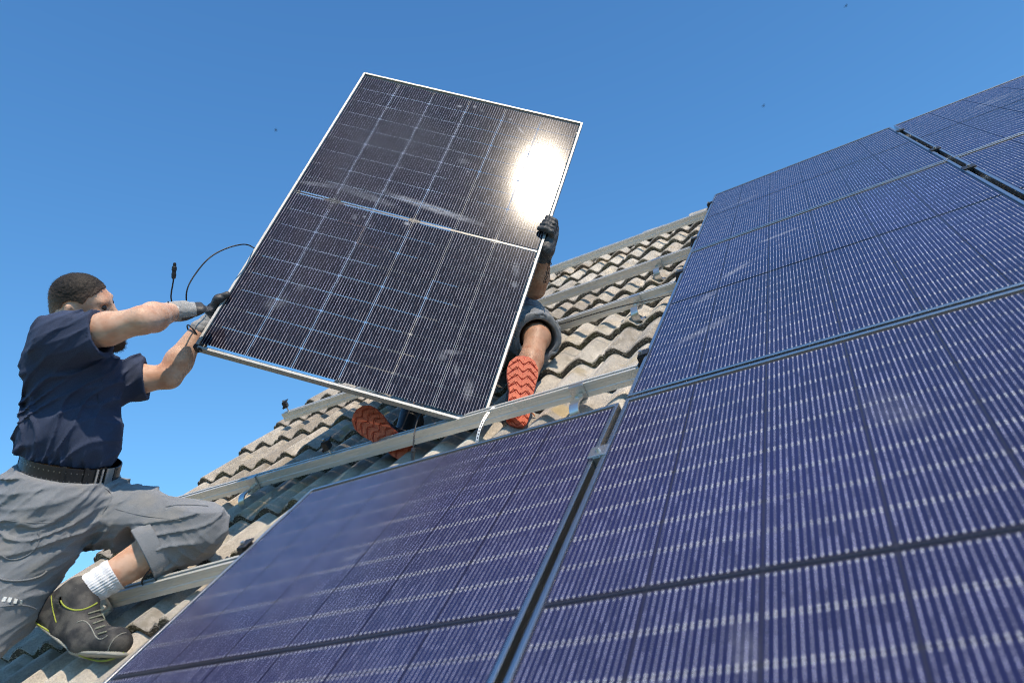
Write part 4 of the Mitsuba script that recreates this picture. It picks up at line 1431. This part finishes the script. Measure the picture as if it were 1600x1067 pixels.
def shoe_cut(P):
    under = np.minimum(-((P - HEEL) @ n1) - 0.034, 1)
    und2 = -((P - BALL) @ n2) - 0.038
    return np.maximum(np.maximum(under, und2), (P - colp) @ -dS - 0.012 + 0.25 * np.abs((P - colp) @ unit(BALL - HEEL)) * -1.0)


fo.limit(shoe_cut)
shoe = put('shoe', fo.mesh(), 'm_suede', m1, smooth=True, label='worn grey suede work shoe with lime trim')
fo2 = Field(np.minimum(HEEL, TOE) - 0.17, np.maximum(HEEL, TOE) + 0.17, 0.0046)
for a, b, nn, ra, rb in ((HEEL - 0.030 * n1, BALL - 0.036 * (n1 + n2) / 2, n1, 0.036, 0.043), (BALL - 0.036 * (n1 + n2) / 2, TOE - 0.032 * n2 + 0.006 * unit(TOE - BALL), n2, 0.044, 0.040)):
    fo2.cone(a, b, ra, rb, 0.01, (nn, 0.26))
put('sole', fo2.mesh(), 'm_sole_grey', shoe, smooth=True)


SHOE_SIDE = (-0.8458, 0.4684, -0.2553)


def trim(pts, name, r, m, off=0.001, fld=None, n=40):
    fld = fld or fo
    put(name, tube(fld.cast(spline(pts, n), SHOE_SIDE, off, 0.16), r, 6), m, shoe, smooth=True)


trim([(-1.8894, -0.5765, 0.0276), (-1.8155, -0.5944, -0.0059), (-1.7406, -0.6125, -0.0429), (-1.6776, -0.6343, -0.0710), (-1.5964, -0.6569, -0.0905), (-1.5173, -0.6668, -0.0994), (-1.4434, -0.6532, -0.0929)], 'lime_trim', 0.0026, 'm_lime', 0.001, fo2)
trim([(-1.7754, -0.5392, 0.0558), (-1.7467, -0.5524, 0.0372), (-1.7104, -0.5510, 0.0178), (-1.6778, -0.5373, 0.0106), (-1.6596, -0.5174, 0.0108)], 'collar_piping', 0.0026, 'm_lime')
trim([(-1.8176, -0.5318, 0.0768), (-1.8047, -0.5554, 0.0448), (-1.7860, -0.5777, 0.0067)], 'heel_piping', 0.0018, 'm_lime')
trim([(-1.6902, -0.5807, -0.0065), (-1.6431, -0.5825, -0.0127), (-1.6048, -0.6028, -0.0323), (-1.5534, -0.6275, -0.0493), (-1.5209, -0.6225, -0.0449)], 'lace_stay_seam', 0.0016, 'm_sole_grey')
trim([(-1.5201, -0.6563, -0.0971), (-1.5030, -0.6417, -0.0673), (-1.4724, -0.6237, -0.0514), (-1.4710, -0.6026, -0.0605)], 'toe_cap_seam', 0.0013, 'm_sole_grey')
for a, b in (((-1.6319, -0.5723, 0.0097), (-1.6357, -0.5328, -0.0074)), ((-1.6331, -0.5762, -0.0055), (-1.6168, -0.5486, -0.0168)), ((-1.6089, -0.5900, -0.0168), (-1.5979, -0.5643, -0.0259)), ((-1.5967, -0.5985, -0.0303), (-1.5896, -0.5747, -0.0396)), ((-1.5742, -0.6127, -0.0403), (-1.5712, -0.5909, -0.0499))):
    trim([a, (np.array(a) + np.array(b)) / 2, b], 'lace', 0.0026, 'm_lace', 0.003, n=10)
lb = fo.cast(np.array([(-1.5956, -0.5590, -0.0072)]), SHOE_SIDE, 0.004)[0]
put('lace', tube(spline([lb, lb + (0.0127, -0.0071, -0.0082), lb + (0.0108, -0.0154, -0.0313), lb + (-0.0021, -0.0174, -0.0431)], 16), 0.002, 6), 'm_lace', shoe, smooth=True)
# the standing foot, out of the picture on the lower roof
f3 = Field(ANR - 0.25, ANR + 0.25, 0.008)
tdir = unit(F1 - UP * 0.1)
f3.cone(ANR, ANR + np.array([0, 0, -0.045]), 0.05, 0.045, 0.02)
f3.cone(ANR + np.array([0, 0, -0.05]) - tdir * 0.03, ANR + np.array([0, 0, -0.045]) + tdir * np.array([1, 1, 0]) * 0.17, 0.045, 0.038, 0.02)
put('shoe', f3.mesh(), 'm_suede', m1, smooth=True)

# ------------------------------------------------ the man behind the raised panel
m2 = thing('person', 'man in orange soled shoes sitting on the tiles, mostly hidden behind the raised panel', 'person')
SL_H, SL_T = np.array([-0.543, 0.360, -0.128]), np.array((-0.4964, 0.5756, 0.0617))
SR_H, SR_T = np.array((-1.0380, 0.3958, -0.1346)), np.array((-1.2036, 0.4292, 0.1010))
NL = unit((0.6104, -0.6088, 0.5326))
NR = unit((0.3402, -0.8056, 0.4719))
P2 = np.array([-0.86, 1.27, 0.02])
N2, H2 = np.array([-0.93, 1.62, 0.52]), np.array([-0.95, 1.66, 0.70])
KL2, KR2 = np.array((-0.5724, 0.9212, 0.0277)), np.array([-1.06, 0.93, 0.14])
rotL, rotR = frame_of(SL_T - SL_H, NL), frame_of(SR_T - SR_H, NR)
AL2 = SL_H + rotL @ np.array([0.055, 0.0, -0.085])
AR2 = SR_H + rotR @ np.array([0.055, 0.0, -0.085])
SHL2, SHR2 = np.array([-0.76, 1.58, 0.44]), np.array([-1.12, 1.56, 0.44])
WL2, EL2 = hl(PW + 0.014, 0.905, -0.062), np.array((-0.5903, 1.1616, 0.1830))
WR2, ER2 = hl(0.05, 1.00, -0.10), np.array([-1.30, 1.35, 0.42])
F2 = unit([0.0, -0.9, 0.2])
f = Field((-1.52, 0.30, -0.17), (-0.25, 1.85, 0.92), 0.0080)
A2, hp2 = head(f, H2, (0.4440, -0.9233, -0.0209), (0.3783, 0.2646, 0.8941), 1.0)
f.cone(hp2(-0.03, -0.07, 0), N2, 0.056, 0.062, 0.03)
f.cone(N2, P2 + [0, 0, 0.1], 0.09, 0.11, 0.03, ((1, 0, 0), 1.35))
for a, b, c in ((SHL2, EL2, WL2), (SHR2, ER2, WR2)):
    f.cone(N2, a, 0.06, 0.056, 0.03)
    f.cone(a, b, 0.055, 0.042, 0.02)
    f.cone(b, b + (c - b) * 0.35, 0.044, 0.047, 0.02)
    f.cone(b + (c - b) * 0.35, c, 0.047, 0.030, 0.02)
for h_, k_, a_ in ((P2 + [0.1, -0.02, 0.0], KL2, AL2), (P2 + [-0.1, -0.02, 0.0], KR2, AR2)):
    f.cone(P2, h_, 0.09, 0.09, 0.02)
    f.cone(h_, k_, 0.085, 0.060, 0.02)
    f.cone(k_, k_ + (a_ - k_) * 0.3, 0.049, 0.048, 0.02)
    f.cone(k_ + (a_ - k_) * 0.3, a_, 0.048, 0.036, 0.02)
put('body', f.mesh(), 'm_skin_tan', m2, smooth=True)
fh = Field(H2 - 0.15, H2 + 0.15, 0.006)
fh.ball(hp2(-0.012, 0.024, 0), A2, np.array([0.100, 0.092, 0.077]) + 0.008, 0.01)
fh.limit(lambda P: np.where((P - H2) @ A2[0] < -0.01, -0.06, 0.04) - (P - H2) @ A2[1])
put('hair', fh.mesh(0), 'm_hair', m2, smooth=True)
# tattoo: a line of small marks down the outside of the forearm
tat = []
ARM_SIDE = (-0.3509, 0.9267, -0.1342)
TAX, TAY = np.array((0.8603, 0.3145, -0.4012)), np.array((-0.2937, -0.3376, -0.8943))
for i, t in enumerate(np.linspace(0.22, 0.80, 15)):
    c0 = WL2 + (EL2 - WL2) * t + 0.05 * np.array((0.8584, -0.4971, -0.0942))
    for dx in (-0.004, 0.004) if i % 3 else (0.0,):
        pts = [c0 + dx * TAX, c0 + (dx + 0.003) * TAX + (0.010 if i % 2 else 0.006) * TAY]
        tat.append(tube(f.cast(np.array([pts[0], (np.array(pts[0]) + pts[1]) / 2, pts[1]]), ARM_SIDE, 0.0004, 0.1), 0.0019, 5))
put('tattoo', cat(tat), 'm_ink', m2, kind='stuff', label='dark tattoo along the forearm')
fs = Field((-1.45, 0.95, -0.12), (-0.45, 1.85, 0.70), 0.009)
fs.cone(N2 - [0, 0.02, 0.04], P2 + [0, 0, 0.08], 0.115, 0.135, 0.04, ((1, 0, 0), 1.35))
fs.cone(P2 + [0, 0, 0.08], P2 + [0, -0.03, 0.02], 0.135, 0.13, 0.04, ((1, 0, 0), 1.3))
for a, b in ((SHL2, EL2), (SHR2, ER2)):
    fs.cone(N2 - [0, 0, 0.05], a, 0.08, 0.075, 0.04)
    fs.cone(a, a + (b - a) * 0.55, 0.076, 0.068, 0.03)
fs.ripple(lambda P: folds(P, (0.3, 0.8, 0.5), 0.07, 0.010, 41, 4.0), 0.05)
put('shirt', fs.mesh(), 'm_navy', m2, smooth=True)
ft2 = Field((-1.35, 0.72, -0.17), (-0.36, 1.50, 0.32), 0.0068)
ft2.cone(P2, P2 + [0, 0, 0.06], 0.15, 0.14, 0.04, ((1, 0, 0), 1.25))
kd = {}
for nm, h_, k_ in (('L', P2 + [0.1, -0.02, 0.0], KL2), ('R', P2 + [-0.1, -0.02, 0.0], KR2)):
    d_ = unit(k_ - h_)
    ft2.cone(P2, h_, 0.14, 0.125, 0.05)
    ft2.cone(h_, k_ + d_ * 0.045, 0.120, 0.098, 0.04)
    kd[nm] = (k_ + d_ * 0.026, d_)
ft2.ripple(lambda P: folds(P, (-0.0895, -0.0320, -0.9649), 0.05, 0.013, 43, 3.0), 0.05)
for c, d_ in kd.values():
    ft2.cone(c - d_ * 0.09, c + d_ * 0.2, 0.074, 0.086, 0.008, cut=True)


def short_ends(P):
    o = np.full(P.shape[:-1], -1.0)
    for c, d_ in kd.values():
        t = (P - c) @ d_
        r = np.linalg.norm(P - c - t[..., None] * d_, axis=-1)
        o = np.maximum(o, np.where((r < 0.16) & (t < 0.14), t, -1))
    return o


ft2.limit(short_ends)
shorts = put('shorts', ft2.mesh(), 'm_trouser', m2, smooth=True)
for c, d_ in kd.values():
    b1 = unit(np.cross(d_, UP))
    ring = [c - d_ * 0.016 + 0.097 * (math.cos(t) * b1 + math.sin(t) * np.cross(d_, b1)) for t in np.linspace(0, 2 * np.pi, 60)]
    rp = np.array(ring)
    th = np.linspace(0, 2 * np.pi, 60)
    rp = rp + (0.010 * np.sin(3 * th + 1) + 0.006 * np.sin(7 * th) + 0.004 * np.sin(13 * th + 2))[:, None] * d_ + (0.006 * np.sin(5 * th) + 0.004 * np.sin(11 * th))[:, None] * unit(np.cross(d_, b1))
    put('rolled_hem', tube(rp, 0.0070 + 0.0022 * np.sin(6 * th) + 0.0015 * np.sin(15 * th), 8, False), 'm_trouser', shorts, smooth=True)
# gloves of the second man
fg = Field(hl(PW, 0.97, -0.03) - 0.16, hl(PW, 0.97, -0.03) + 0.16, 0.0034)
ys = (0.968, 0.990, 1.012, 1.033)
fg.cone(WL2 - unit(WL2 - EL2) * 0.03, WL2 + unit(WL2 - EL2) * 0.02, 0.034, 0.031, 0.01)
for y in ys:
    fg.cone(WL2 + unit(WL2 - EL2) * 0.02, hl(PW + 0.026, y, -0.028), 0.026, 0.0165, 0.02)
digits(fg, [[hl(PW + 0.027, y, -0.026), hl(PW + 0.019, y + 0.001, 0.014), hl(PW - 0.012, y + 0.004, 0.0215), hl(PW - 0.034 + 0.006 * i_, y + 0.006, 0.014)] for i_, y in enumerate(ys)], (0.0145, 0.0112), 0.004)
digits(fg, [[hl(PW + 0.005, 0.955, -0.055), hl(PW - 0.02, 0.985, -0.058), hl(PW - 0.045, 1.01, -0.052)]], (0.017, 0.012), 0.012)
fg.ripple(lambda P: lumps(P, 0.011, 0.0016, 25) + folds(P, HELD_R[:, 1], 0.010, 0.0016, 9, 3.0), 0.02)
g2 = put('glove', fg.mesh(), 'm_glove_coat', m2, smooth=True)
fg = Field(hl(0.02, 1.03, -0.06) - 0.17, hl(0.02, 1.03, -0.06) + 0.17, 0.005)
fg.cone(WR2, hl(0.03, 1.06, -0.075), 0.034, 0.028, 0.01)
digits(fg, [[hl(0.03, 1.05 + d_, -0.07), hl(0.06, 1.06 + d_, -0.062), hl(0.085, 1.065 + d_, -0.052), hl(0.10, 1.07 + d_, -0.048)] for d_ in (0.0, 0.022, 0.044, 0.064)], (0.0145, 0.0112), 0.006)
digits(fg, [[hl(0.04, 1.03, -0.07), hl(0.07, 1.01, -0.06), hl(0.09, 1.0, -0.052)]], (0.017, 0.012), 0.012)
put('glove', fg.mesh(), 'm_glove_coat', m2, smooth=True)
# shoes
for nm, H_, T_, Nn, rt, Ak in (('L', SL_H, SL_T, NL, rotL, AL2), ('R', SR_H, SR_T, NR, rotR, AR2)):
    def q(x, y, z):
        return H_ + rt @ np.array([x, y, z])
    fo = Field(np.minimum(H_, T_) - 0.17, np.maximum(H_, T_) + 0.17, 0.0052)
    fo.cone(q(0.035, 0, -0.04), q(0.11, 0, -0.045), 0.033, 0.036, 0.02)
    fo.cone(q(0.11, 0, -0.045), q(0.235, 0, -0.036), 0.038, 0.034, 0.02, (rt[:, 1], 1.15))
    fo.cone(q(0.045, 0, -0.05), Ak + 0.01 * unit(Ak - q(0.05, 0, 0)), 0.036, 0.046, 0.02)
    fo.cone(q(0.17, 0, -0.045), Ak + rt[:, 0] * 0.02, 0.035, 0.042, 0.03)
    if nm == 'R':
        fo.cone(Ak, Ak + (KR2 - Ak) * 0.30, 0.050, 0.054, 0.02)  # black shaft added over the shin, standing in for shadow on the leg
    fo.limit(lambda P: (P - H_) @ rt[:, 2] + 0.010)
    sh = put('shoe', fo.mesh(), 'm_black', m2, smooth=True, label='black shoe with bright orange sole')
    flip = OUTLINE if nm == 'L' else affinity.scale(OUTLINE, 1, -1, origin=(0, 0))
    foot_sole(flip, H_, T_, Nn, 'sole', m2, 'm_orange_deep', 'm_orange')
    for i in range(5):
        x = 0.10 + 0.02 * i
        pts = [q(x, y, -0.075 - 0.02 * math.cos(y / 0.03) - 0.012 * i * 0) for y in (-0.028, -0.01, 0.01, 0.028)]
        put('lace', tube(fo.cast(spline(pts, 12), rt[:, 2], 0.003, 0.12), 0.0028, 6), 'm_orange_lace', sh, smooth=True)
    e0 = q(0.11, -0.040 if nm == 'L' else 0.034, -0.070)
    sgn = (0.8603, 0.3145, -0.4012) if nm == 'L' else (0.4657, 0.4005, 0.8141)
    put('lace', tube(spline([e0, e0 + 0.02 * np.array(sgn), e0 + 0.028 * np.array(sgn) + 0.012 * np.array((0.0232, -0.1757, -0.8358))], 12), 0.0024, 6), 'm_orange_lace', sh, smooth=True)
    e1 = e0 + 0.02 * np.array((-0.2937, -0.3376, -0.8943))
    put('lace', tube(spline([e1, e1 + 0.012 * np.array(sgn), e1 + 0.02 * np.array(sgn) + 0.016 * np.array((0.0232, -0.1757, -0.8358))], 12), 0.0024, 6), 'm_orange_lace', sh, smooth=True)

# ---------------------------------------------------------------- leads, straps, small things
def connector(a, d, parent, n='connector'):
    d = unit(d)
    x = np.asarray(a, float)
    pts, rr = [], []
    for t, r in ((0, 0.004), (0.004, 0.0075), (0.018, 0.0085), (0.022, 0.007), (0.030, 0.007), (0.032, 0.0088), (0.044, 0.0085), (0.046, 0.006), (0.058, 0.0055), (0.060, 0.003)):
        pts.append(x + d * t)
        rr.append(r)
    put(n, tube(pts, rr, 10), 'm_black', parent, smooth=30)


# the leads of the raised panel
c1 = spline([hl(0.16, 0.861, -0.022), hl(0.06, 0.72, -0.045), hl(-0.01, 0.545, -0.05), (-1.4211, 0.5508, 0.8607), (-1.4451, 0.4738, 0.8692), (-1.4708, 0.3912, 0.8564), (-1.5028, 0.3230, 0.8199), (-1.5292, 0.2638, 0.7621), (-1.5504, 0.2578, 0.7290), (-1.5545, 0.2378, 0.7237)], 70)
put('cable', tube(c1, 0.0028, 8), 'm_rubber', held, smooth=True)
c2 = spline([(-1.5545, 0.2378, 0.7237), (-1.5490, 0.2152, 0.7372), (-1.5343, 0.1944, 0.7648), (-1.5161, 0.1987, 0.7958), (-1.4970, 0.2158, 0.8327)], 30)
put('cable', tube(c2, 0.0028, 8), 'm_rubber', held, smooth=True)
connector(c2[-1], c2[-1] - c2[-3], held)
lead = thing('cable', 'short black lead hanging over the lowest bare rail, ending in a plug', 'cable')
c3 = spline([(-0.9099, 0.4452, 0.0190), (-0.8965, 0.3834, 0.0172), (-0.8806, 0.2983, 0.0062), (-0.8760, 0.2500, -0.0179), (-0.8786, 0.2194, -0.0482)], 30)
put('wire', tube(c3, 0.0028, 8), 'm_rubber', lead, smooth=True)
put('plug', tube([(-0.8779, 0.2202, -0.0462), (-0.8792, 0.2187, -0.0503), (-0.8806, 0.2105, -0.0586), (-0.8813, 0.2098, -0.0606), (-0.8840, 0.2001, -0.0729), (-0.8844, 0.1923, -0.0815)], [0.004, 0.0085, 0.0085, 0.007, 0.007, 0.005], 10), 'm_black', lead, smooth=30)
w2 = thing('cable', 'thin black cable sagging along under the third rail, over the tiles', 'cable')
c4 = spline([(0.0053, 1.3892, -0.1009), (-0.0927, 1.3047, -0.0715), (-0.2182, 1.2306, -0.0382), (-0.3824, 1.1813, -0.0150), (-0.5232, 1.1409, -0.0004), (-0.6099, 1.1255, 0.0121)], 50)
put('wire', tube(c4, 0.0030, 6), 'm_rubber', w2, smooth=True)
w3 = thing('cable', 'loop of black cable below the kneeling knee, at the rail', 'cable')
c5 = spline([(-1.5784, -0.3659, 0.0137), (-1.6140, -0.3759, -0.0066), (-1.6450, -0.3746, -0.0367), (-1.6425, -0.3660, -0.0538), (-1.6123, -0.3232, -0.0769), (-1.5742, -0.2672, -0.1085), (-1.5401, -0.2223, -0.1304)], 40)
put('wire', tube(c5, 0.0030, 6), 'm_rubber', w3, smooth=True)
# perforated strap over the rail
st = thing('strap', 'pale perforated metal strap looped over the lowest bare rail', 'strap')
sp = spline([(-0.5516, 0.4372, -0.0635), (-0.5759, 0.3961, -0.0449), (-0.6002, 0.3637, -0.0380), (-0.6187, 0.3191, -0.0473), (-0.6346, 0.2726, -0.0707), (-0.6454, 0.2383, -0.1009)], 40)
put('band', ribbon(sp, (0.8310, 0.2807, -0.4906), 0.0095, 0.0012), 'm_strap', st, smooth=30)
hs = []
for i in range(18, 39, 2):
    tt = unit(sp[i + 1] - sp[i - 1])
    hs.append(moved(box(-0.0030, 0.0030, -0.0020, 0.0020, -0.0004, 0.0014), frame_of(tt, (0.4754, -0.8197, 0.3770)), sp[i]))
put('perforations', cat(hs), 'm_black', st, kind='stuff')
# birds far off
for px, lab in (((-42.0155, 59.9614, 13.8063), 'tiny dark bird far off in the sky left of the raised panel'), ((-1.3415, 75.3627, -2.7706), 'tiny dark bird far off in the sky above the top panels'),
                ((8.2236, 81.0503, 2.5833), 'tiny dark bird far off at the top edge of the sky')):
    b = thing('bird', lab, 'bird', 'distant birds')
    body = trimesh.creation.icosphere(2, 1.0)
    body = moved(tm(np.asarray(body.vertices) * [0.13, 0.035, 0.035], body.faces), np.eye(3), (0, 0, 0))
    put('body', body, 'm_black', b, smooth=True, at=(frame_of((0.6766, 0.5131, -0.6395), UP), px))
    for s_ in (-1, 1):
        wv = [[0.05, 0, 0.01], [-0.05, 0, 0.01], [-0.01, s_ * 0.12, 0.06], [0.05, s_ * 0.11, 0.06], [-0.08, s_ * 0.24, 0.03]]
        w_ = trimesh.convex.convex_hull(np.array(wv + [[v[0], v[1], v[2] - 0.006] for v in wv]))
        put('wing', w_, 'm_black', b, at=(frame_of((0.6766, 0.5131, -0.6395), UP), px))
